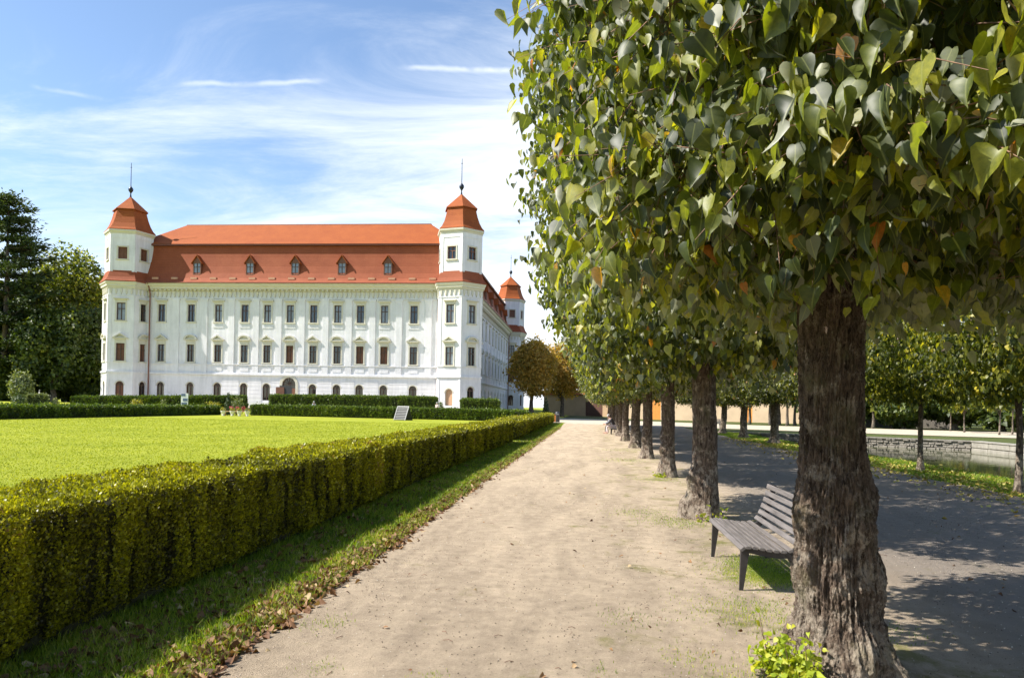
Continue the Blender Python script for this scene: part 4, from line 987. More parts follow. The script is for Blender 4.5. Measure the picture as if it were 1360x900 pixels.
# dark park at the left
def conifer(label, loc, h, w, seed):
    root = empty('pine_tree', (loc[0], loc[1], H(*loc))); tag(root, label, 'tree', 'dark park trees left of the castle')
    g = np.random.default_rng(seed); mb = MB(); mb.tube([(0, 0, -0.2), (0.15, 0, h * 0.5), (0.1, 0, h)], [0.5, 0.32, 0.05], 10)
    P = []; Nn = []; D = []
    z = h * 0.10
    while z < h:
        f = 1 - (z / h); nb = 7; wr = w / 2 * (0.25 + 0.95 * f ** 0.7) * g.uniform(0.75, 1.15)
        for k in range(nb):
            a = g.uniform(0, 2 * PI); L_ = wr * g.uniform(0.55, 1.1); rise = g.uniform(-0.05, 0.28) * L_
            e = np.array([math.cos(a) * L_, math.sin(a) * L_, z + rise]); s = np.array([0, 0, z])
            mb.tube([s, (s + e) / 2 - np.array([0, 0, 0.12 * L_ * 0.5]), e], [0.10, 0.06, 0.02], 5, caps=False)
            n = int(110 + 190 * L_ / (w / 2)); t = g.random(n) ** 0.6
            q = s + (e - s) * t[:, None] + g.normal(0, 1, (n, 3)) * np.array([0.55, 0.55, 0.24]) * (0.4 + t[:, None] * 0.9)
            P.append(q); D.append(unit(np.tile(e - s, (n, 1)) + g.normal(0, 1.6, (n, 3)))); Nn.append(unit(np.tile([0, 0, 1.0], (n, 1)) + g.normal(0, 0.5, (n, 3))))
        z += h * 0.045
    P = np.concatenate(P); m = len(P)
    V, F, rr = leaf_arrays(P, np.concatenate(Nn), np.concatenate(D), g.uniform(0.3, 0.7, m), LEAF_LO_V * np.array([0.55, 1, 1]), LEAF_LO_T, g.random(m))
    np_mesh('crown', V, F, 'needle', root, rnd=rr); mb.build('trunk', 'bark_far', root); return root
conifer('tall dark pine with ragged tiered boughs at the left edge', at(4, 108), 30.0, 15, 61)
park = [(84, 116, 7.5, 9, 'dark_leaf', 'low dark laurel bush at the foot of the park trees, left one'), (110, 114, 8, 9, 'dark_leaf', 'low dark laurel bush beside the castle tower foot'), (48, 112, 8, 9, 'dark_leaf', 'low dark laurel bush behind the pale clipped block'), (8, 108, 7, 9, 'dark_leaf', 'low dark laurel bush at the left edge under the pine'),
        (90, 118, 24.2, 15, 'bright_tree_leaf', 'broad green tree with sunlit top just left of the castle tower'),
        (58, 128, 24, 14, 'bright_tree_leaf', 'green tree between the ragged pine and the sunlit broad tree'),
        (124, 126, 22.5, 10, 'bright_tree_leaf', 'narrow green tree touching the left castle tower'),
        (20, 116, 19, 12, 'dark_leaf', 'dark bushy tree under the ragged pine'),
        (70, 108, 14, 11, 'dark_leaf', 'low dark tree in the shade behind the pale clipped bush'),
        (112, 112, 15, 10, 'dark_leaf', 'low dark tree beside the foot of the left castle tower'),
        (-40, 112, 26, 15, 'dark_leaf', 'tall dark tree beyond the left edge of the lawn')]
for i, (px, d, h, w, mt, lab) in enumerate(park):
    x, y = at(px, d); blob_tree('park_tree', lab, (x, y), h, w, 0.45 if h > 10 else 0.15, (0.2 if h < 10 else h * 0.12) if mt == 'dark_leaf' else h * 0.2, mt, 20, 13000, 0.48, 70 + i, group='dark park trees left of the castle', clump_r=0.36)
# wooded background at the right and behind the wall
bgl = [(1085, 104, 13, 11), (1160, 100, 12, 11), (1235, 96, 13, 12), (1310, 92, 12.5, 11), (1385, 88, 14, 12), (1010, 135, 15, 13), (900, 140, 15, 13), (945, 150, 16, 13), (1130, 120, 17, 14), (1270, 112, 17, 14), (820, 190, 14, 14), (1480, 90, 14, 12)]
bglab = ['behind the low wall at the end of the shaded road', 'behind the white boat-shaped rock by the far gravel path', 'beyond the pond, over the grey shed', 'beyond the pond behind two pale young trees', 'at the far right beyond the pond corner',
         'rising over the orange gates', 'rising over the low ochre wall behind the second linden', 'rising over the low ochre wall behind the dark trunks', 'tall at the back behind the shaded wood', 'tall at the back right of the pond', 'far beyond the brown gate', 'outermost beyond the right edge of the pond']
bgl += [(1120, 90, 7, 9), (1200, 84, 6, 8), (1268, 82, 6.5, 8), (1332, 78, 6, 8), (1395, 74, 6.5, 9), (1450, 76, 9, 9), (1190, 128, 18, 15), (1350, 108, 18, 15), (1440, 104, 17, 15)]
bglab += ['low and bushy right behind the big near trunk, beyond the far path', 'low and bushy beyond the pond, left of the pale young trees', 'low and bushy behind the left pale young tree', 'low and bushy between the two pale young trees', 'low and bushy at the right edge beyond the pond', 'low and bushy outside the right edge', 'tall at the back above the shed', 'tall at the back above the pond corner', 'tall at the back beyond the right edge']
bglab[1] = 'beyond the far gravel path just right of the big near trunk'
for i, (px, d, h, w) in enumerate(bgl):
    x, y = at(px, d); blob_tree('wood_tree', 'dark leafy tree ' + bglab[i], (x, y), h, w, 0.35, 0.3 if (i < 5 or 12 <= i < 18) else 2.0, 'dark_leaf' if i != 2 else 'dark_leaf', 18, 9000, 0.5, 90 + i, group='dark trees beyond the pond and wall', clump_r=0.38)
# small pale trees beyond the pond
for i, (px, d, h, w, lab, mt) in enumerate([(1281, 71, 4.6, 3.2, 'small pale-stemmed tree beyond the pond with light green crown, left of two', 'young_leaf'), (1328, 64, 5.0, 3.4, 'small pale-stemmed tree beyond the pond corner near the right edge', 'young_leaf'),
                                            (1263, 76, 4.4, 3.0, 'small dark tree standing in shade before the woods beyond the pond', 'dark_leaf'), (1345, 67, 4.4, 3.0, 'bushy light green sapling at the far right behind the pale wall', 'bright_tree_leaf')]):
    x, y = at(px, d); blob_tree('young_tree', lab, (x, y), h, w, 0.085, 1.9, mt, 9, 1500, 0.26, 120 + i, group='young trees beyond the pond', clump_r=0.45, bmat='bark_pale' if False else 'bark_far')
for i, (px, d) in enumerate([(1023, 92), (1035, 94), (1046, 90), (1056, 93), (1160, 84), (1184, 86), (996, 95)]):
    x, y = at(px, d); lab = ['first', 'second', 'third', 'fourth', 'fifth', 'sixth', 'seventh'][i]
    labs = ['behind the right dark trunk before the ochre wall', 'with a slanting stem before the ochre wall', 'with the palest stem before the ochre wall', 'nearest the big trunk before the ochre wall', 'left of the bright opening beyond the far path', 'right of the bright opening beyond the far path', 'against the orange gate']
    blob_tree('far_linden', 'thin dark tree ' + labs[i], (x, y), 7.5, 5.2, 0.20, 3.0, 'dark_leaf', 9, 3000, 0.32, 140 + i, group='thin trees beyond the cross path', clump_r=0.45)

# ------------------------------------------------------------------ hedges
def hedge(name, label, a, b, w, h, mat, dens, size, group, seed=1, dens_fn=None, core_seg=0.5, upright=True, cat='hedge', wob=0.03):
    a = Vector(a); b = Vector(b); Ln = (b - a).length; U = (b - a).normalized(); W = Vector((U.y, -U.x))   # W to the right of a->b
    root_z = 0.0
    root = empty(name, (a.x, a.y, 0)); tag(root, label, cat, group)
    g = np.random.default_rng(seed)
    # sample points on the surface: 0 = right side, 1 = left side, 2 = top, 3/4 = ends
    def pts(n, face):
        s = g.random(n) * Ln
        if dens_fn is not None: s = dens_fn(g.random(n))
        t = g.random(n)
        if face == 0: return s, np.full(n, w / 2), t * h, np.tile([W.x, W.y, 0.0], (n, 1))
        if face == 1: return s, np.full(n, -w / 2), t * h, np.tile([-W.x, -W.y, 0.0], (n, 1))
        if face == 2: return s, (t - 0.5) * w, np.full(n, h), np.tile([0, 0, 1.0], (n, 1))
        if face == 3: return np.zeros(n), (g.random(n) - 0.5) * w, t * h, np.tile([-U.x, -U.y, 0.0], (n, 1))
        return np.full(n, Ln), (g.random(n) - 0.5) * w, t * h, np.tile([U.x, U.y, 0.0], (n, 1))
    S = []; T = []; Z = []; NN = []
    areas = [Ln * h, Ln * h, Ln * w, w * h, w * h]
    for f in range(5):
        k = int(dens * areas[f] * (1.0 if f < 3 else 1.0))
        if f in (0, 2) and dens_fn is not None: k = int(k * 1.0)
        if f == 1 and dens_fn is not None: k = int(k * 0.45)
        s, t, z, n = pts(max(k, 10), f); S.append(s); T.append(t); Z.append(z); NN.append(n)
    S = np.concatenate(S); T = np.concatenate(T); Z = np.concatenate(Z); NN = np.concatenate(NN); m = len(S)
    def bump(s, t, z):
        q = np.stack([s * 3.4, t * 3.4, z * 0.9], 1); q2 = np.stack([s * 0.7, t * 0.7, z * 0.7], 1)
        return wob * (fnoise(q, 1.0, seed) * 1.4 + fnoise(q2, 1.0, seed + 9) * 1.0)
    bp = bump(S, T, Z)
    dep = np.abs(g.normal(0, 0.02 + size * 0.5, m)) * np.where(g.random(m) < 0.5, 1, 0.2)
    off = bp - dep + g.exponential(size * 0.35, m)
    # rounded foot: thinner close to the ground
    keepm = ~((NN[:, 2] < 0.5) & (fnoise(np.stack([S * 8.5, T * 2, Z * 1.4], 1), 1.0, seed + 3) > 0.05 + 0.25 * g.random(m)))
    foot = np.where(NN[:, 2] < 0.5, np.clip(0.16 - Z, 0, 1) * 0.9, 0)
    off = off - foot - np.where(keepm, 0, 0.045)
    bx = a.x + U.x * S + W.x * T + NN[:, 0] * off; by = a.y + U.y * S + W.y * T + NN[:, 1] * off
    gz = terrain(a.x + U.x * S, a.y + U.y * S)
    bz = gz + Z + NN[:, 2] * off
    P = np.stack([bx - a.x, by - a.y, bz], 1)
    dirr = unit(NN * 0.7 + np.array([0, 0, 0.8]) + g.normal(0, 0.5, (m, 3)))
    nr = unit(NN * 0.8 + g.normal(0, 0.75, (m, 3)) + np.array([0, 0, 0.25]))
    rnd = np.clip(g.random(m) * 0.7 + 0.12 + bp / wob * 0.22 + np.where(keepm, 0, -0.35) - np.where(NN[:, 2] < 0.5, np.clip(0.45 - Z, 0, 1) * 0.25, 0), 0, 1)
    sz = g.uniform(0.7, 1.35, m) * size
    if dens_fn is not None: sz = sz * (1 + np.clip(S - 3, 0, 40) / 9.0)
    if dens_fn is not None: keepm |= (g.random(m) < 0.5); P, nr, dirr, sz, rnd = P[keepm], nr[keepm], dirr[keepm], sz[keepm], rnd[keepm]
    V, F, rr = leaf_arrays(P, nr, dirr, sz, LEAF_LO_V, LEAF_LO_T, rnd)
    np_mesh('leaves', V, F, mat, root, rnd=rr)
    # dense core of stems and shade
    k = max(2, int(Ln / core_seg)); mv = []; ins = 0.06
    for i in range(k + 1):
        s = Ln * i / k
        s = min(max(s, ins), Ln - ins)
        for (t, z) in ((w / 2 - ins - 0.03, -0.05), (w / 2 - ins, h * 0.5), (w / 2 - ins, h - ins), (-w / 2 + ins, h - ins), (-w / 2 + ins, h * 0.5), (-w / 2 + ins + 0.03, -0.05)):
            jt = wob * 0.8 * mnoise.noise((s * 2.1, t * 3, z * 2 + seed))
            x = a.x + U.x * s + W.x * (t + jt); y = a.y + U.y * s + W.y * (t + jt); mv.append((x - a.x, y - a.y, H(x, y) + z + jt))
    c = MB(); fs = [(i * 6 + j, i * 6 + (j + 1) % 6, (i + 1) * 6 + (j + 1) % 6, (i + 1) * 6 + j) for i in range(k) for j in range(6)]
    c.add(mv, fs + [(0, 1, 2, 3, 4, 5), tuple(k * 6 + j for j in (5, 4, 3, 2, 1, 0))]); c.build('stems', 'hedge_core', root)
    return root
# the long box hedge (near part, then beyond the gap)
Y0, Y1 = 0.5, 34.3
def near_dens(r): # more leaves close to the camera
    return (0.9 - 0.0) + (Y1 - Y0 - 0.9) * (np.exp(r * 2.9) - 1) / (math.exp(2.9) - 1)
hedge('box_hedge', 'long clipped box hedge between lawn and path, near section with deep shaded side', (-3.98, Y0), (-3.98, Y1), 1.06, 0.93, 'box_leaf', 5600, 0.018, 'box hedges beside the path', 5, near_dens, wob=0.055)
hedge('box_hedge', 'clipped box hedge between lawn and path, far section beyond the narrow gap', (-4.02, 35.9), (-4.25, 80.0), 1.1, 0.95, 'box_leaf', 800, 0.07, 'box hedges beside the path', 6, wob=0.05)
def lawn_hedge(label, a, b, w, h, seed, size=0.13, dens=260, mat='yew_leaf'):
    hedge('clipped_hedge', label, a, b, w, h, mat, dens, size, 'clipped hedges round the lawn', seed, wob=0.06, core_seg=1.0)
lawn_hedge('low dark hedge closing the lawn on the left, in shadow', (-43.6, 35), (-43.0, 83.5), 1.2, 0.92, 21)
lawn_hedge('low green hedge across the far end of the lawn behind the slatted board', (-39.2, 85.0), (-6.5, 80.8), 1.2, 1.12, 22)
x0, y0 = at(360, 94); x1, y1 = at(580, 93)
lawn_hedge('taller hedge on the terrace before the castle front, middle one', (x0, y0), (x1, y1), 1.3, 1.5, 23)
x0, y0 = at(98, 93); x1, y1 = at(205, 93); x2, y2 = at(326, 93)
lawn_hedge('taller hedge on the terrace before the left tower', (x0, y0), (x2, y2), 1.3, 1.6, 24)
x0, y0 = at(613, 92); x1, y1 = at(662, 92)
lawn_hedge('short block of hedge before the right castle tower', (x0, y0), (x1, y1), 2.2, 1.35, 25)
x0, y0 = at(36, 90); x1, y1 = at(62, 91)
lawn_hedge('pale yellow-green clipped hedge block beside the dark park trees', (x0, y0), (x1, y1), 2.0, 1.9, 26, mat='pale_shrub_leaf')

def shrub(name, label, px, d, w, h, mat, seed, size=0.16, n=700, cone=False, group='small plants by the lawn hedges', cat='shrub'):
    x, y = at(px, d); root = empty(name, (x, y, H(x, y))); tag(root, label, cat, group); g = np.random.default_rng(seed)
    if cone:
        z = h * (1 - np.sqrt(g.random(n))); th = g.uniform(0, 2 * PI, n); r = w / 2 * (1 - z / h) * (0.85 + 0.2 * g.random(n)) + 0.03
        P = np.stack([np.cos(th) * r, np.sin(th) * r, z + 0.05], 1); v = np.stack([np.cos(th), np.sin(th), np.full(n, 0.3)], 1)
    else:
        v = unit(g.normal(0, 1, (n, 3))); rr = np.clip(g.normal(0.85, 0.2, n), 0.2, 1.3) * (1 + 0.4 * fnoise(v * 1.7, 1, seed)); P = v * rr[:, None] * np.array([w / 2, w / 2, h / 2]) + np.array([0, 0, h / 2]); P[:, 2] = np.abs(P[:, 2])
    V, F, r2 = leaf_arrays(P, unit(v + g.normal(0, 0.5, (n, 3))), unit(g.normal(0, 0.6, (n, 3)) + np.array([0, 0, 0.5])), g.uniform(0.6, 1.3, n) * size, LEAF_LO_V, LEAF_LO_T, g.random(n))
    np_mesh('leaves', V, F, mat, root, rnd=r2)
    mb = MB()
    for k in range(5):
        a = k * 1.256; mb.tube([(0, 0, -0.05), (math.cos(a) * w * 0.12, math.sin(a) * w * 0.12, h * 0.35), (math.cos(a) * w * 0.25 * (0.3 if cone else 1), math.sin(a) * w * 0.25 * (0.3 if cone else 1), h * 0.7)], [0.03, 0.02, 0.008], 5, caps=False)
    mb.build('stems', 'twig', root); return root
shrub('yellow_shrub', 'rounded yellow shrub behind the dark left hedge, below the left tower', 181, 91, 1.3, 1.6, 'yellow_shrub_leaf', 201)
shrub('garden_plant', 'slim pale plant between the yellow shrub and the white poster board', 217, 91, 0.7, 1.6, 'pale_shrub_leaf', 202, n=300)
shrub('yellow_shrub', 'spreading yellow-green shrub right of the white poster board', 283, 91, 1.9, 1.4, 'yellow_shrub_leaf', 203)
shrub('dwarf_conifer', 'small dark pointed conifer behind the row of white pots', 303, 84.5, 0.9, 2.6, 'needle', 204, cone=True, n=900)
shrub('leafy_bush', 'loose grey-green bush right of the pointed conifer', 314, 86, 1.6, 1.9, 'pale_shrub_leaf', 205, n=600)
shrub('topiary', 'small twisted dark topiary beside the wooden tower door', 586, 91.5, 0.5, 1.25, 'yew_leaf', 206, size=0.1, n=500)
shrub('pale_tree', 'pale silvery shrub standing out against the dark park trees', 28, 98, 2.5, 3.8, 'pale_shrub_leaf', 207, size=0.3, n=1600)
shrub('dark_shrub', 'dark bush left of the pale clipped block', 25, 88, 1.6, 2.0, 'needle', 208, n=900)
shrub('garden_plant', 'pale feathery plant right of the pale clipped block', 73, 91, 0.9, 1.5, 'pale_shrub_leaf', 209, n=400)
shrub('yellow_shrub', 'low golden plant left of the terrace hedge', 90, 91, 1.5, 0.9, 'yellow_shrub_leaf', 210, n=400)
shrub('dwarf_conifer', 'small dark pointed conifer beside the orange tree trunk', 725, 118, 1.1, 3.2, 'needle', 211, cone=True, n=600)
shrub('yellow_shrub', 'reddish low plant at the gap in front of the castle portal', 346, 90, 1.9, 0.8, 'autumn_leaf', 212, n=400)

# ------------------------------------------------------------------ grass, litter (stuff)
def blades(name, X, Y, hgt, wid, mat, seed, dz=0.0):
    g = np.random.default_rng(seed); n = len(X)
    Z = terrain(X, Y) + dz
    a = g.uniform(0, 2 * PI, n); lean = g.uniform(0.1, 0.75, n) * hgt; b = g.uniform(0, 2 * PI, n)
    dx = np.cos(a) * wid / 2; dy = np.sin(a) * wid / 2
    p0 = np.stack([X - dx, Y - dy, Z - 0.01], 1); p1 = np.stack([X + dx, Y + dy, Z - 0.01], 1)
    p2 = np.stack([X + dx * .6 + np.cos(b) * lean * .4, Y + dy * .6 + np.sin(b) * lean * .4, Z + hgt * .6], 1); p3 = np.stack([X - dx * .6 + np.cos(b) * lean * .4, Y - dy * .6 + np.sin(b) * lean * .4, Z + hgt * .6], 1)
    p4 = np.stack([X + np.cos(b) * lean, Y + np.sin(b) * lean, Z + hgt], 1)
    V = np.stack([p0, p1, p2, p3, p4], 1).reshape(-1, 3)
    T = np.array([(0, 1, 2), (0, 2, 3), (3, 2, 4)]); F = (T[None] + (np.arange(n) * 5)[:, None, None]).reshape(-1, 3)
    rnd = np.repeat(np.clip(g.random(n) * 0.9 + 0.25 * np.sin(X * 3.1 + Y * 1.7) * np.sin(Y * 2.3), 0, 1), 3)
    return np_mesh(name, V, F, mat, rnd=rnd)
g = np.random.default_rng(99)
n = 150000
yy = 1.8 + 32 * (np.exp(g.random(n) * 2.7) - 1) / (math.exp(2.7) - 1); xx = -3.62 + 1.42 * g.random(n) ** 0.9
le = np.array([lefty(v) for v in np.linspace(0, 80, 1600)]); lim = np.interp(yy, np.linspace(0, 80, 1600), le)
k = (xx < lim + 0.02 + 0.06 * g.random(n)); xx, yy = xx[k], yy[k]
n = len(xx)
tag(blades('grass_strip', xx, yy, g.uniform(0.025, 0.085, n) * (1 + 0.5 * (g.random(n) < 0.1)), 0.005 + yy * 0.0006, 'grass_blade', 5), 'short rough grass along the foot of the box hedge beside the path', 'grass', kind='stuff')
n = 16000
yy = 34 + 46 * g.random(n); lim = np.interp(yy, np.linspace(0, 80, 1600), le); xx = -3.6 + (lim + 3.65) * g.random(n)
tag(blades('grass_strip', xx, yy, g.uniform(0.04, 0.1, n), 0.03 + 0 * yy, 'grass_blade', 6), 'short rough grass along the far box hedge section', 'grass', kind='stuff')
# lawn
n = 170000
r = g.random(n); yy = 5 + 60 * (np.exp(r * 2.2) - 1) / (math.exp(2.2) - 1); xx = -4.6 - g.random(n) ** 1.2 * (8 + yy * 0.62); k = xx > -43; xx, yy = xx[k], yy[k]; n = len(xx)
tag(blades('lawn_grass', xx, yy, g.uniform(0.010, 0.026, n) * (1 + yy * 0.01), 0.006 + yy * 0.0011, 'lawn_blade', 7), 'bright mown grass of the lawn', 'grass', kind='stuff')
# grass on the pond bank
n = 60000
yy = 8 + 50 * g.random(n) ** 1.4; re_ = np.array([righty(v) for v in np.linspace(0, 80, 1600)]); lim = np.interp(yy, np.linspace(0, 80, 1600), re_); xx = lim - 0.15 + (11.6 - lim) * g.random(n)
tag(blades('bank_grass', xx, yy, g.uniform(0.03, 0.09, n), 0.012 + yy * 0.0007, 'grass_blade', 8), 'grass on the bank between the shaded road and the pond', 'grass', kind='stuff')
# tufts on the sandy strip
cx = []; cyl = []
tufts = [(1.35, 6.3, 0.5, 1800), (1.8, 7.6, 0.42, 9000), (1.8, 8.3, 0.35, 3000), (1.0, 4.6, 0.35, 500), (0.7, 5.0, 0.25, 200), (1.3, 11.1, 0.5, 900), (0.9, 11.9, 0.6, 700), (1.5, 17.8, 0.7, 800), (1.2, 24.0, 0.9, 800), (1.3, 30.0, 1.0, 700), (2.2, 5.9, 0.3, 300), (-0.9, 4.4, 0.12, 80), (0.1, 4.7, 0.12, 70), (-1.6, 4.5, 0.16, 100), (-1.9, 5.4, 0.2, 160), (0.35, 5.9, 0.3, 160)]
for (a, b, rr, k) in tufts: cx.append(a + g.normal(0, rr * 0.5, k)); cyl.append(b + g.normal(0, rr * 0.6, k))
cx = np.concatenate(cx); cyl = np.concatenate(cyl); k = cyl > 3.2; cx = cx[k]; cyl = cyl[k]
tag(blades('grass_tufts', cx, cyl, g.uniform(0.006, 0.024, len(cx)), np.full(len(cx), 0.006), 'grass_blade', 9, 0.03), 'thin tufts of grass growing in the sandy path', 'grass', kind='stuff')
def litter(name, X, Y, size, mat, seed, label, dz=0.02, flat=0.35):
    g = np.random.default_rng(seed); n = len(X); P = np.stack([X, Y, terrain(X, Y) + dz], 1)
    nr = unit(np.array([0, 0, 1.0]) + g.normal(0, flat, (n, 3))); dn = unit(np.stack([g.normal(0, 1, n), g.normal(0, 1, n), g.normal(0, 0.15, n)], 1))
    V, F, rr = leaf_arrays(P, nr, dn, size, LEAF_HI_V, LEAF_HI_T, g.random(n), 1.6)
    return tag(np_mesh(name, V, F, mat, rnd=rr), label, 'leaves', kind='stuff')
n = 15000
yy = 3.0 + 60 * (np.exp(g.random(n) * 3.0) - 1) / (math.exp(3.0) - 1); lim = np.interp(yy, np.linspace(0, 80, 1600), le)
xx = np.where(g.random(n) < 0.66, lim - 0.08 + g.normal(0, 0.09, n), lim - 1.1 * g.random(n) ** 0.8)
litter('fallen_leaves', xx, yy, g.uniform(0.03, 0.078, n), 'dead_leaf', 31, 'brown dry leaves lying in a line along the grass edge of the path', 0.035, 0.6)
n = 420
xx = g.uniform(-2.1, 8, n); yy = 3.4 + 26 * g.random(n) ** 1.5
litter('fallen_leaves', xx, yy, g.uniform(0.02, 0.045, n), 'dead_leaf', 33, 'few small dry leaves scattered over the sandy path', 0.045, 0.3)
n = 3200
yy = 9 + 36 * g.random(n) ** 1.3; lim = np.interp(yy, np.linspace(0, 80, 1600), re_); xx = lim + g.normal(0.2, 0.9, n); k = (xx < 11); xx, yy = xx[k], yy[k]; n = len(xx)
litter('fallen_leaves', xx, yy, g.uniform(0.05, 0.10, n), 'yellow_fallen_leaf', 34, 'yellow fallen leaves along the pond side edge of the shaded road', 0.06, 0.35)
# twigs and pebbles on the path
mb = MB(); gg = random.Random(3)
for i in range(90):
    x = gg.uniform(-2.0, 4.0); y = 3.4 + 9 * gg.random() ** 1.3; a = gg.uniform(0, PI); l = gg.uniform(0.02, 0.10); z = 0.036
    mb.tube([(x, y, z), (x + math.cos(a) * l * .5, y + math.sin(a) * l * .5, z + 0.006), (x + math.cos(a + .3) * l, y + math.sin(a + .3) * l, z)], 0.0025, 4)
tag(mb.build('twig_litter', 'twig'), 'small broken twigs lying on the sandy path', 'twigs', kind='stuff')
n = 14000; PX = gg; xx = g.uniform(-2.2, 6, n); yy = 3.3 + 11 * g.random(n) ** 1.4; s = g.uniform(0.002, 0.007, n)
ov = np.array([(1, 0, 0), (0, 1, 0), (-1, 0, 0), (0, -1, 0), (0, 0, 0.7), (0, 0, -0.7)]); of = np.array([(0, 1, 4), (1, 2, 4), (2, 3, 4), (3, 0, 4), (1, 0, 5), (2, 1, 5), (3, 2, 5), (0, 3, 5)])
V = (np.stack([xx, yy, np.full(n, 0.033)], 1)[:, None] + s[:, None, None] * ov[None] * g.uniform(0.7, 1.3, (n, 6, 1))).reshape(-1, 3)
tag(np_mesh('pebbles', V, (of[None] + (np.arange(n) * 6)[:, None, None]).reshape(-1, 3), 'pebble', rnd=np.repeat(g.random(n), 8)), 'fine pebbles scattered on the sandy path', 'pebbles', kind='stuff')

# ------------------------------------------------------------------ basal sprouts
def sprout(label, x, y, w, n, size, seed, z0=0.0, arc_=(180, 300), rad=0.42, hh=0.25):
    root = empty('linden_sprouts', (x, y, 0)); tag(root, label, 'shoots', 'leafy shoots at the trunk feet'); g = np.random.default_rng(seed)
    th = R(1) * g.uniform(arc_[0], arc_[1], n); r = rad + g.normal(0, w * 0.3, n); z = z0 + np.abs(g.normal(0, hh * 0.6, n)) + 0.03
    P = np.stack([np.cos(th) * r, np.sin(th) * r, z], 1); out = np.stack([np.cos(th), np.sin(th), np.full(n, 0.6)], 1)
    V, F, rr = leaf_arrays(P, unit(out + g.normal(0, 0.5, (n, 3))), unit(out * 0.6 + np.array([0, 0, -0.2]) + g.normal(0, 0.6, (n, 3))), g.uniform(0.6, 1.2, n) * size, LEAF_HE_V, LEAF_HE_T, g.random(n), 1.0)
    np_mesh('leaves', V, F, 'sprout_leaf', root, rnd=rr)
    mb = MB()
    for i in range(0, n, 6): mb.tube([(math.cos(th[i]) * (r[i] - 0.1), math.sin(th[i]) * (r[i] - 0.1), 0), tuple(P[i])], [0.004, 0.002], 4, caps=False)
    mb.build('stems', 'twig', root); return root
sprout('bright yellow-green shoots sprouting at the foot of the nearest trunk', 1.565, 5.0, 0.20, 420, 0.046, 301, 0.03, (198, 246), 0.47, 0.17)
sprout('small yellow-green shoots at the foot of the second linden trunk behind the bench', 1.74, 11.6, 0.14, 50, 0.05, 302, 0.0, (250, 320), 0.42, 0.15)
sprout('small yellow shoots at the foot of the third linden trunk', 1.92, 18.6, 0.16, 36, 0.06, 303, 0.0, (215, 262), 0.38, 0.10)

# ------------------------------------------------------------------ bench
def bench(loc, rz, label, group=None):
    """local: +x to the back, y along; front legs at x=0"""
    root = empty('park_bench', loc, rz); tag(root, label, 'bench', group)
    prof = [(-0.035, 0.395), (0.0, 0.425), (0.06, 0.43), (0.14, 0.42), (0.22, 0.408), (0.30, 0.40), (0.38, 0.40), (0.45, 0.425), (0.495, 0.48), (0.525, 0.55), (0.55, 0.625), (0.573, 0.70), (0.592, 0.775), (0.603, 0.83)]
    pv = [Vector((a, 0, b)) for a, b in prof]
    d = [0]
    for i in range(1, len(pv)): d.append(d[-1] + (pv[i] - pv[i - 1]).length)
    def ev(s):
        s = min(max(s, 0), d[-1] - 1e-6)
        for i in range(1, len(d)):
            if s <= d[i]: f = (s - d[i - 1]) / (d[i] - d[i - 1]); return pv[i - 1].lerp(pv[i], f), (pv[i] - pv[i - 1]).normalized()
        return pv[-1], (pv[-1] - pv[-2]).normalized()
    LEN = 1.78; y0 = -0.11
    def slats(s0, s1, n, wd, nm):
        mb = MB()
        for k in range(n):
            s = s0 + (s1 - s0) * k / (n - 1); p, t = ev(s); nn = Vector((-t.z, 0, t.x)); c = 0.006; th = 0.024
            hw = wd / 2
            sec = [(-hw + c, 0), (hw - c, 0), (hw, -c), (hw, -th + c), (hw - c, -th), (-hw + c, -th), (-hw, -th + c), (-hw, -c)]
            v = []
            for yv in (y0, y0 + LEN):
                for a, b in sec: q = p + t * a + nn * b; v.append((q.x, yv, q.z))
            mb.add(v, [tuple(range(7, -1, -1)), tuple(range(8, 16))] + [(i, (i + 1) % 8, 8 + (i + 1) % 8, 8 + i) for i in range(8)])
        return mb.build(nm, 'bench_wood', root)
    slats(0.025, 0.455, 8, 0.048, 'seat'); slats(0.545, d[-1] - 0.03, 6, 0.052, 'backrest')
    for yc in (0.0, LEN - 0.22):
        mb = MB(); v = []; n = 26
        for i in range(n + 1):
            p, t = ev(d[-1] * i / n); nn = Vector((-t.z, 0, t.x)); tk = 0.045 + 0.015 * math.sin(PI * i / n)
            for yv, o in ((yc - 0.022, -0.026), (yc + 0.022, -0.026), (yc + 0.022, -0.026 - tk), (yc - 0.022, -0.026 - tk)):
                q = p + nn * o; v.append((q.x, yv, q.z))
        f = [(i * 4 + j, i * 4 + (j + 1) % 4, (i + 1) * 4 + (j + 1) % 4, (i + 1) * 4 + j) for i in range(n) for j in range(4)]
        mb.add(v, f + [(3, 2, 1, 0), tuple(n * 4 + j for j in range(4))]); mb.build('side_frame', 'bench_frame', root)
        for (tx, tz, bx, tw, bw) in ((0.03, 0.385, 0.0, 0.038, 0.016), (0.42, 0.36, 0.60, 0.040, 0.018)):
            mb = MB(); v = []
            for (x, z, w) in ((bx, -0.01, bw), (tx, tz, tw)):
                for a, b in ((-w, -w * .7), (w, -w * .7), (w, w * .7), (-w, w * .7)): v.append((x + a, yc + b, z))
            mb.add(v, [(3, 2, 1, 0), (4, 5, 6, 7)] + [(i, (i + 1) % 4, 4 + (i + 1) % 4, 4 + i) for i in range(4)]); mb.build('leg', 'bench_frame', root)
    return root
bench((1.40, 7.0, 0.02), 0, 'weathered grey slatted bench with dark curved frame beside the nearest tree trunk', 'park benches')
bench((1.45, 47.4, 0.02), 0, 'distant slatted bench among the far linden trunks with a person sitting on it', 'park benches')
x, y = at(957, 72); bench((x, y, 0.02), R(90), 'distant bench between two dark trunks at the end of the shaded road', 'park benches')

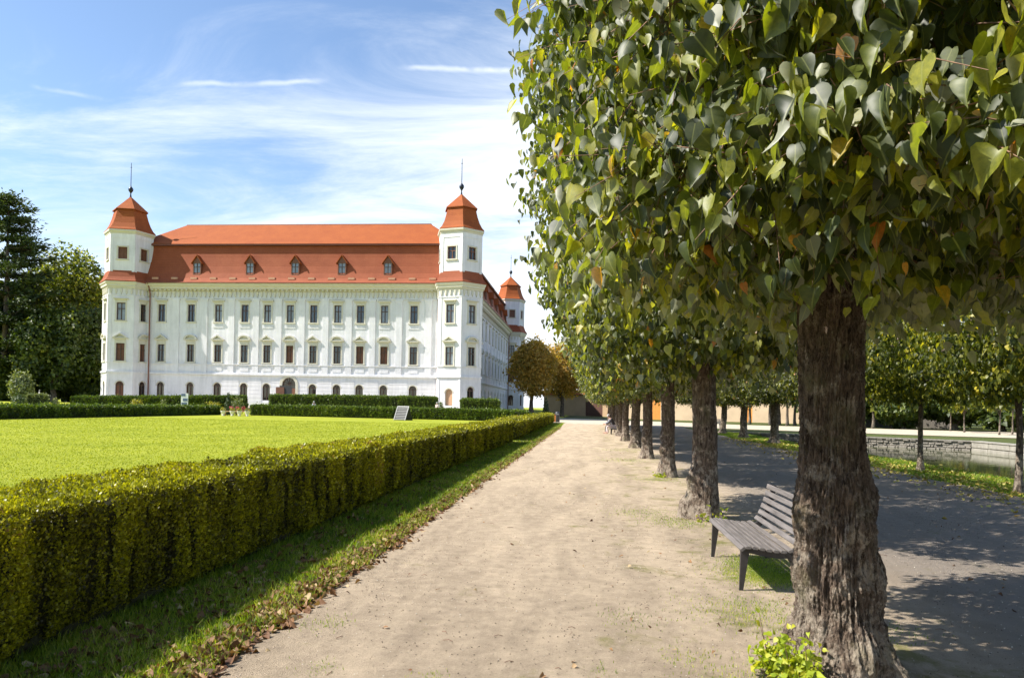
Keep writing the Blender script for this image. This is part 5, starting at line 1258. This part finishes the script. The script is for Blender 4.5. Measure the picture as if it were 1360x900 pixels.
# ------------------------------------------------------------------ people
def skin_mesh(name, joints, edges, mat, parent, sub=2):
    me = bpy.data.meshes.new(name); me.from_pydata([j[0] for j in joints], edges, [])
    o = bpy.data.objects.new(name + '_tmp', me); col.objects.link(o)
    md = o.modifiers.new('s', 'SKIN'); sv = me.skin_vertices[0].data
    for i, j in enumerate(joints): sv[i].radius = (j[1], j[2] if len(j) > 2 else j[1])
    sv[0].use_root = True
    md2 = o.modifiers.new('u', 'SUBSURF'); md2.levels = sub; md2.render_levels = sub
    dg = bpy.context.evaluated_depsgraph_get(); nm = bpy.data.meshes.new_from_object(o.evaluated_get(dg))
    bpy.data.objects.remove(o)
    nm.name = name; nm.materials.clear(); nm.materials.append(M[mat]); nm.polygons.foreach_set('use_smooth', [True] * len(nm.polygons))
    r = bpy.data.objects.new(name, nm); col.objects.link(r)
    if parent: r.parent = parent
    return r
def person(label, loc, rz, pose, top, legs, hairm, s=1.0):
    """local: faces -y"""
    root = empty('person', loc, rz); tag(root, label, 'person'); root.scale = (s, s, s)
    if pose == 'stand':
        J = {'pel': (0, 0, .95), 'sp': (0, -.01, 1.15), 'ch': (0, 0, 1.36), 'nk': (0, 0, 1.50), 'hd': (0, -.02, 1.62), 'ht': (0, -.01, 1.72),
             'shl': (-.18, 0, 1.42), 'ell': (-.24, .03, 1.14), 'wrl': (-.25, -.08, .90), 'hal': (-.25, -.11, .80), 'shr': (.18, 0, 1.42), 'elr': (.24, .03, 1.14), 'wrr': (.25, -.08, .90), 'har': (.25, -.11, .80),
             'hil': (-.09, 0, .90), 'knl': (-.10, -.04, .50), 'anl': (-.10, .03, .08), 'tol': (-.11, -.14, .04), 'hir': (.09, 0, .90), 'knr': (.10, -.10, .50), 'anr': (.10, -.05, .08), 'tor': (.11, -.22, .04)}
    else:
        J = {'pel': (0, 0.10, .52), 'sp': (0, 0.02, .72), 'ch': (0, -.10, .92), 'nk': (0, -.18, 1.03), 'hd': (0, -.25, 1.12), 'ht': (0, -.25, 1.22),
             'shl': (-.18, -.10, .96), 'ell': (-.22, -.25, .74), 'wrl': (-.14, -.44, .64), 'hal': (-.10, -.52, .62), 'shr': (.18, -.10, .96), 'elr': (.22, -.25, .74), 'wrr': (.14, -.44, .64), 'har': (.10, -.52, .62),
             'hil': (-.09, .08, .50), 'knl': (-.12, -.36, .50), 'anl': (-.12, -.40, .09), 'tol': (-.12, -.58, .05), 'hir': (.09, .08, .50), 'knr': (.12, -.38, .50), 'anr': (.13, -.30, .09), 'tor': (.14, -.48, .05)}
    rad = {'pel': (.125, .10), 'sp': (.11, .085), 'ch': (.13, .09), 'nk': (.05, .05), 'hd': (.075, .09), 'ht': (.055, .065), 'shl': (.055,), 'ell': (.04,), 'wrl': (.026,), 'hal': (.03,), 'shr': (.055,), 'elr': (.04,), 'wrr': (.026,), 'har': (.03,),
           'hil': (.085,), 'knl': (.055,), 'anl': (.036,), 'tol': (.032,), 'hir': (.085,), 'knr': (.055,), 'anr': (.036,), 'tor': (.032,)}
    E = [('pel', 'sp'), ('sp', 'ch'), ('ch', 'nk'), ('nk', 'hd'), ('hd', 'ht'), ('ch', 'shl'), ('shl', 'ell'), ('ell', 'wrl'), ('wrl', 'hal'), ('ch', 'shr'), ('shr', 'elr'), ('elr', 'wrr'), ('wrr', 'har'),
         ('pel', 'hil'), ('hil', 'knl'), ('knl', 'anl'), ('anl', 'tol'), ('pel', 'hir'), ('hir', 'knr'), ('knr', 'anr'), ('anr', 'tor')]
    def mk(names, nm, mat, grow):
        names = [q for q in names]; js = [(J[q], rad[q][0] + grow, (rad[q][1] if len(rad[q]) > 1 else rad[q][0]) + grow) for q in names]
        es = [(names.index(a), names.index(b)) for a, b in E if a in names and b in names]; return skin_mesh(nm, js, es, mat, root)
    mk(list(J), 'body', 'skin', 0)
    mk(['pel', 'sp', 'ch', 'shl', 'ell', 'wrl', 'shr', 'elr', 'wrr'], 'jacket', top, 0.022)
    mk(['pel', 'hil', 'knl', 'anl', 'hir', 'knr', 'anr'], 'trousers', legs, 0.018)
    # hair cap and face
    hx, hy, hz = J['hd']; mb = MB(); mb.rings([(0.10, hz - .02), (0.112, hz + .04), (0.10, hz + .10), (0.06, hz + .145), (0.0, hz + .155)], 12, 0, (hx, hy + 0.03), smooth=True); mb.build('hair', hairm, root)
    mb = MB()
    mb.add([(hx - .015, hy - .085, hz - .02), (hx + .015, hy - .085, hz - .02), (hx, hy - .115, hz - .015), (hx, hy - .088, hz + .03)], [(0, 1, 2), (0, 2, 3), (2, 1, 3), (0, 3, 1)]); mb.build('nose', 'skin', root)
    for sx in (-.032, .032):
        mb = MB(); mb.rings([(0, hz + .02), (.009, hz + .026), (.009, hz + .034), (0, hz + .04)], 6, 0, (hx + sx, hy - .088)); mb.build('eye', 'hair', root)
    for side_ in ('l', 'r'):
        h0 = Vector(J['ha' + side_]); w0 = Vector(J['wr' + side_]); dv = (h0 - w0).normalized(); ax = dv.cross(Vector((1, 0, 0.01))).normalized(); mb = MB()
        for q in range(4):
            b = h0 + ax * (q - 1.5) * .018; mb.tube([b, b + dv * (.04 + .008 * (1.5 - abs(q - 1.5))), b + dv * .06 + Vector((0, 0.012, -0.02))], [.009, .008, .006], 6)
        mb.tube([h0 - dv * .02 + ax * .03, h0 + ax * .05 + dv * .02], [.010, .007], 6); mb.build('fingers', 'skin', root)
    return root
person('person in a grey hooded jacket sitting bent forward on the far bench under the lindens', (1.52, 48.9, 0.03), R(-90), 'sit', 'cloth_grey', 'cloth_dark', 'grey_hair')
person('person in dark clothes with pale trousers sitting beside the one in grey', (1.56, 48.1, 0.03), R(-90), 'sit', 'cloth_dark', 'cloth_pink', 'hair')
x, y = at(417, 89); person('visitor in a light grey top walking between the two rows of hedges', (x, y, H(x, y)), R(60), 'stand', 'cloth_light', 'cloth_dark', 'grey_hair')
x, y = at(597, 88.5); person('visitor in a pale pink top standing behind the hedge above the slatted board', (x - 1.5, y, H(x, y)), R(-40), 'stand', 'cloth_pink', 'cloth_light', 'grey_hair')

# ------------------------------------------------------------------ slatted A-board on the lawn
def aboard():
    x, y = at(536, 77); root = empty('display_board', (x, y, H(x, y)), R(-24)); tag(root, 'grey-framed slatted sloping display board standing on the far edge of the lawn', 'board')
    w, d, h = 0.75, 0.62, 1.42
    def fr(u, t, o=0): # point on the front slope
        return Vector((u, -d + d * t, h * t)) + Vector((0, -h, d)).normalized() * o
    def slab(mb, u0, u1, t0, t1, o0, o1, mi=0):
        v = [fr(u0, t0, o0), fr(u1, t0, o0), fr(u1, t1, o0), fr(u0, t1, o0), fr(u0, t0, o1), fr(u1, t0, o1), fr(u1, t1, o1), fr(u0, t1, o1)]
        mb.add(v, [(0, 3, 2, 1), (4, 5, 6, 7), (0, 1, 5, 4), (1, 2, 6, 5), (2, 3, 7, 6), (3, 0, 4, 7)], mi)
    mb = MB()
    slab(mb, -w, -w + .09, 0, 1, 0, .06); slab(mb, w - .09, w, 0, 1, 0, .06); slab(mb, -w + .09, w - .09, .93, 1, 0, .055)
    for k in range(8): slab(mb, -w + .09, w - .09, .05 + k * .115, .078 + k * .115, 0.0, .05)
    mb.build('frame', 'grey_frame', root)
    mb = MB(); slab(mb, -w + .05, w - .05, 0.01, .98, -.03, -.003); mb.build('panel', 'board_slate', root)
    for sx in (-w + .02, w - .06):
        mb = MB(); mb.add([(sx, -d + .05, 0), (sx + .04, -d + .05, 0), (sx + .04, d, 0), (sx, d, 0), (sx, 0, h - .08), (sx + .04, 0, h - .08)], [(0, 3, 4), (1, 5, 2), (0, 4, 5, 1), (3, 2, 5, 4), (0, 1, 2, 3)]); mb.build('side_panel', 'hedge_core', root)
    mb = MB(); mb.add([(-w + .07, 0.01, h - .05), (w - .07, 0.01, h - .05), (w - .07, d, 0), (-w + .07, d, 0), (-w + .07, 0.05, h - .05), (w - .07, .05, h - .05), (w - .07, d + .04, 0), (-w + .07, d + .04, 0)], [(0, 1, 2, 3), (7, 6, 5, 4), (0, 4, 5, 1), (3, 2, 6, 7), (1, 5, 6, 2), (0, 3, 7, 4)]); mb.build('back_panel', 'board_slate', root)
aboard()
# white poster board behind the left hedge
def poster():
    x, y = at(245, 90); root = empty('poster_board', (x, y, H(x, y)), R(6)); tag(root, 'tall white poster board with dark pictures behind the low left hedge', 'poster board')
    mb = MB(); mb.box((-.42, -.03, .35), (.42, .03, 2.45)); mb.build('panel', 'white_board', root)
    mb = MB(); mb.box((-.36, -.05, .95), (.30, -.033, 1.35)); mb.box((-.2, -.05, 1.5), (.36, -.033, 1.85)); mb.box((-.4, -.05, 2.1), (.1, -.033, 2.4)); mb.build('picture', 'print_blue', root)
    for s in (-.38, .34):
        mb = MB(); mb.box((s, .032, 0), (s + .05, .08, 2.4)); mb.build('post', 'grey_frame', root)
poster()
def obelisk():
    x, y = at(197, 90); mb = MB(); mb.rings([(.36, 0), (.34, .1), (.2, .95), (.12, 1.05), (0, 1.1)], 4, R(45), (0, 0), capb=True)
    o = mb.build('stone_cone', 'terracotta', None); o.location = (x, y, H(x, y)); tag(o, 'small white tapered stone behind the left hedge, next to the yellow shrub', 'stone')
obelisk()
# planter with four white pots at the gap
def pots():
    x, y = at(313, 83); z = H(x, y)
    root = empty('flower_table', (x, y, z)); tag(root, 'low wooden plant table with red flowers in the gap between lawn hedges', 'plant table')
    mb = MB(); mb.box((-1.5, -.25, .46), (1.5, .25, .54)); mb.build('top', 'door_wood', root)
    for sx in (-1.3, 1.2):
        mb = MB(); mb.box((sx, -.2, 0), (sx + .1, .2, .46)); mb.build('leg', 'door_wood', root)
    labs = ['white urn at the left end of the plant table', 'white urn under the pointed conifer', 'white urn under the loose bush', 'white urn at the right end of the plant table, next to the long hedge']
    for i, px in enumerate((296.5, 308.5, 318, 328.5)):
        xx_, yy_ = at(px, 81.8); r = empty('urn', (xx_, yy_, H(xx_, yy_))); tag(r, labs[i], 'urn', 'white urns by the plant table')
        mb = MB(); mb.rings([(.14, 0), (.16, .05), (.10, .12), (.20, .3), (.26, .5), (.28, .55), (.22, .55), (.2, .5)], 14, smooth=True, capb=True); mb.build('bowl', 'terracotta', r)
        gq = np.random.default_rng(400 + i); n = 90; v = unit(gq.normal(0, 1, (n, 3))); P = v * np.array([.26, .26, .2]) + np.array([0, 0, .66])
        V, F, rr = leaf_arrays(P, v, unit(gq.normal(0, 1, (n, 3))), np.full(n, .11), LEAF_LO_V, LEAF_LO_T, gq.random(n)); np_mesh('plant', V, F, 'yellow_shrub_leaf', r, rnd=rr)
    for i, ox in enumerate((-0.5, 0.2, 0.9)):
        r = empty('flower_pot', (x + ox, y, z + .54)); tag(r, ['pot of red flowers, left on the plant table', 'pot of red flowers, middle of the plant table', 'pot of red flowers, right on the plant table'][i], 'flower pot', 'pots on the plant table')
        mb = MB(); mb.rings([(.1, 0), (.15, .22), (.16, .24), (.12, .24)], 12, capb=True); mb.build('pot', 'downpipe', r)
        gq = np.random.default_rng(500 + i); n = 70; v = unit(gq.normal(0, 1, (n, 3))); P = v * np.array([.2, .2, .14]) + np.array([0, 0, .36])
        V, F, rr = leaf_arrays(P, v, unit(gq.normal(0, 1, (n, 3))), np.full(n, .09), LEAF_LO_V, LEAF_LO_T, gq.random(n)); np_mesh('flowers', V, F, 'flower_red', r, rnd=rr)
pots()
# information boards before the portal
for i, (px, lab, w, h, mt) in enumerate([(371.5, 'dark brown notice board left of the castle portal', .55, 1.5, 'shutter'), (379, 'dark slate notice board in front of the castle portal', .8, 1.7, 'board_slate')]):
    x, y = at(px, 96); root = empty('notice_board', (x, y, H(x, y)), 0); tag(root, lab, 'notice board', 'notice boards at the portal')
    mb = MB(); mb.box((-w, -.04, 1.0), (w, .04, 1.0 + h)); mb.build('panel', mt, root)
    for s in (-w + .05, w - .15):
        mb = MB(); mb.box((s, .042, 0), (s + .1, .12, 1.0 + h - .1)); mb.build('post', 'shutter', root)
# litter bins at the end of the hedge
x, y = at(735, 82); root = empty('litter_bin', (x, y, 0)); tag(root, 'bright orange litter bin at the end of the box hedge', 'litter bin', 'bins at the end of the hedge')
mb = MB(); mb.rings([(.24, .08), (.27, .12), (.30, .80), (.30, .86), (.26, .9), (.26, .84)], 16, smooth=False, capb=True); mb.build('bin_body', 'orange_paint', root)
mb = MB(); mb.rings([(.31, .80), (.33, .82), (.33, .87), (.31, .88)], 16); mb.build('rim', 'black_plastic', root)
mb = MB(); mb.tube([(.0, .3, 0), (.0, .3, 1.0)], .03, 8); mb.build('post', 'iron', root)
x, y = at(740.5, 84); root = empty('litter_bin', (x, y, 0)); tag(root, 'black rounded bin right behind the orange bin', 'litter bin', 'bins at the end of the hedge')
mb = MB(); mb.rings([(.22, 0), (.26, .05), (.27, 1.0), (.24, 1.12), (.14, 1.2), (0, 1.22)], 16, smooth=True, capb=True); mb.build('bin_body', 'black_plastic', root)
mb = MB(); mb.box((-.15, -.285, .85), (.15, -.262, 1.0)); mb.build('slot', 'grey_frame', root)

# ------------------------------------------------------------------ walls and gates at the end
def long_wall(name, label, a, b, h, mat, roof=True, gates=(), cat='wall', thick=4.0):
    a = Vector(a); b = Vector(b); W = (b - a).length; U = (b - a).normalized(); Nn = Vector((U.y, -U.x)); z0 = min(H(*a), H(*b)) - 0.2
    root = empty(name, (a.x, a.y, 0)); tag(root, label, cat); fc = Fac((0, 0), U, Nn)
    mb = MB(); wall_with_openings(mb, fc, W, z0, h, [(u0, u1, z0, gh, False) for u0, u1, gh, mt in gates], 0.25)
    mb.add([fc.P(0, z0, 0), fc.P(0, h, 0), fc.P(0, h, -thick), fc.P(0, z0, -thick), fc.P(W, z0, 0), fc.P(W, h, 0), fc.P(W, h, -thick), fc.P(W, z0, -thick)], [(0, 1, 2, 3), (4, 7, 6, 5), (3, 2, 6, 7), (1, 5, 6, 2)])
    mb.build('wall', mat, root)
    mb = MB(); fbox(mb, fc, 0, W, z0, z0 + 0.8, 0.0, 0.06) if not gates else None
    for u0, u1, gh, mt in gates:
        g_ = MB(); k = max(2, int((u1 - u0) / 0.35))
        for q in range(k): fbox(g_, fc, u0 + (u1 - u0) * q / k + .01, u0 + (u1 - u0) * (q + 1) / k - .01, z0, gh - .02, -.2, -.12 + (0.01 if q % 2 else 0))
        g_.build('gate', mt, root)
    if roof:
        r = MB(); hh = 0.9 if thick < 3 else 2.0
        v = [fc.P(-.3, h - .05, .45), fc.P(W + .3, h - .05, .45), fc.P(W + .3, h + hh, -thick / 2), fc.P(-.3, h + hh, -thick / 2), fc.P(-.3, h - .05, -thick - .4), fc.P(W + .3, h - .05, -thick - .4), fc.P(-.3, h - .2, .45), fc.P(W + .3, h - .2, .45)]
        r.add(v, [(0, 1, 2, 3), (3, 2, 5, 4), (0, 6, 7, 1), (0, 3, 4), (1, 5, 2)]); r.build('roof', 'roof_tile', root)
    return root
p0 = at(722, 166); p1 = at(822, 150)
Wl = math.hypot(p1[0] - p0[0], p1[1] - p0[1])
long_wall('garden_wall', 'low beige wall with dark brown gate behind the orange trees', p0, p1, 4.6, 'ochre_wall', True, [(Wl * .58, Wl * .80, 3.0, 'brown_gate')], thick=0.8)
p0 = at(822, 128); p1 = at(1075, 106); Wl = math.hypot(p1[0] - p0[0], p1[1] - p0[1])
fr = lambda px: (px - 822) / (1075 - 822)
long_wall('outbuilding', 'long low cream outbuilding with orange gates behind the linden trunks', p0, p1, 4.2, 'cream_wall', True, [(Wl * fr(861), Wl * fr(886), 3.3, 'orange_gate'), (Wl * fr(996), Wl * fr(1009), 3.1, 'orange_gate')], 'outbuilding', 6)
p0 = at(1150, 93); p1 = at(1262, 88)
long_wall('shed', 'grey shed wall in deep shade among the trees beyond the pond', p0, p1, 2.6, 'mortar', False, [], 'shed', 3)

# ------------------------------------------------------------------ pond walls
def stone_wall(label, a, b, mat, smat, rows, seed, top=0.02):
    a = Vector(a); b = Vector(b); W = (b - a).length; U = (b - a).normalized(); Nn = Vector((U.y, -U.x)); fc = Fac((0, 0), U, Nn)
    root = empty('pond_wall', (a.x, a.y, 0)); tag(root, label, 'wall', 'retaining walls of the pond'); g = random.Random(seed)
    mb = MB(); fbox(mb, fc, 0, W, -1.4, top - 0.02, -0.5, 0.0); mb.build('backing', mat, root)
    mb = MB(); z = -0.75; hh = (top + 0.75) / rows
    for r_ in range(rows):
        u = -g.random() * 0.4
        while u < W:
            l = g.uniform(0.12, 0.55) if rows > 2 else 2.2; u1 = min(u + l, W); uu = max(u, 0)
            if u1 - uu > .08:
                o = g.uniform(0.0, 0.12) if rows > 2 else 0.06; c = 0.025; za, zb_ = z + c * .5 + g.uniform(0, .02), z + hh - c * .5
                v = [fc.P(uu + .01, za, 0), fc.P(u1 - .01, za, 0), fc.P(u1 - .01, zb_, 0), fc.P(uu + .01, zb_, 0), fc.P(uu + .05, za + c, o), fc.P(u1 - .05, za + c, o), fc.P(u1 - .05, zb_ - c, o), fc.P(uu + .05, zb_ - c, o)]
                mb.add(v, [(4, 5, 6, 7), (0, 1, 5, 4), (1, 2, 6, 5), (2, 3, 7, 6), (3, 0, 4, 7)])
            u = u1 if u1 < W else W
            if u1 >= W: break
        z += hh
    mb.build('stones', smat, root)
    mb = MB(); fbox(mb, fc, 0, W, top - 0.018, top + 0.05, -0.55, 0.10); mb.build('coping', smat, root)
stone_wall('rough dark stone retaining wall at the far end of the pond', (10.9, 58.6), (23.8, 49.6), 'mortar', 'stone', 5, 5)
stone_wall('pale smooth retaining wall along the right bank of the pond', (23.8, 49.55), (24.9, -20), 'pale_stone', 'pale_stone', 2, 6)
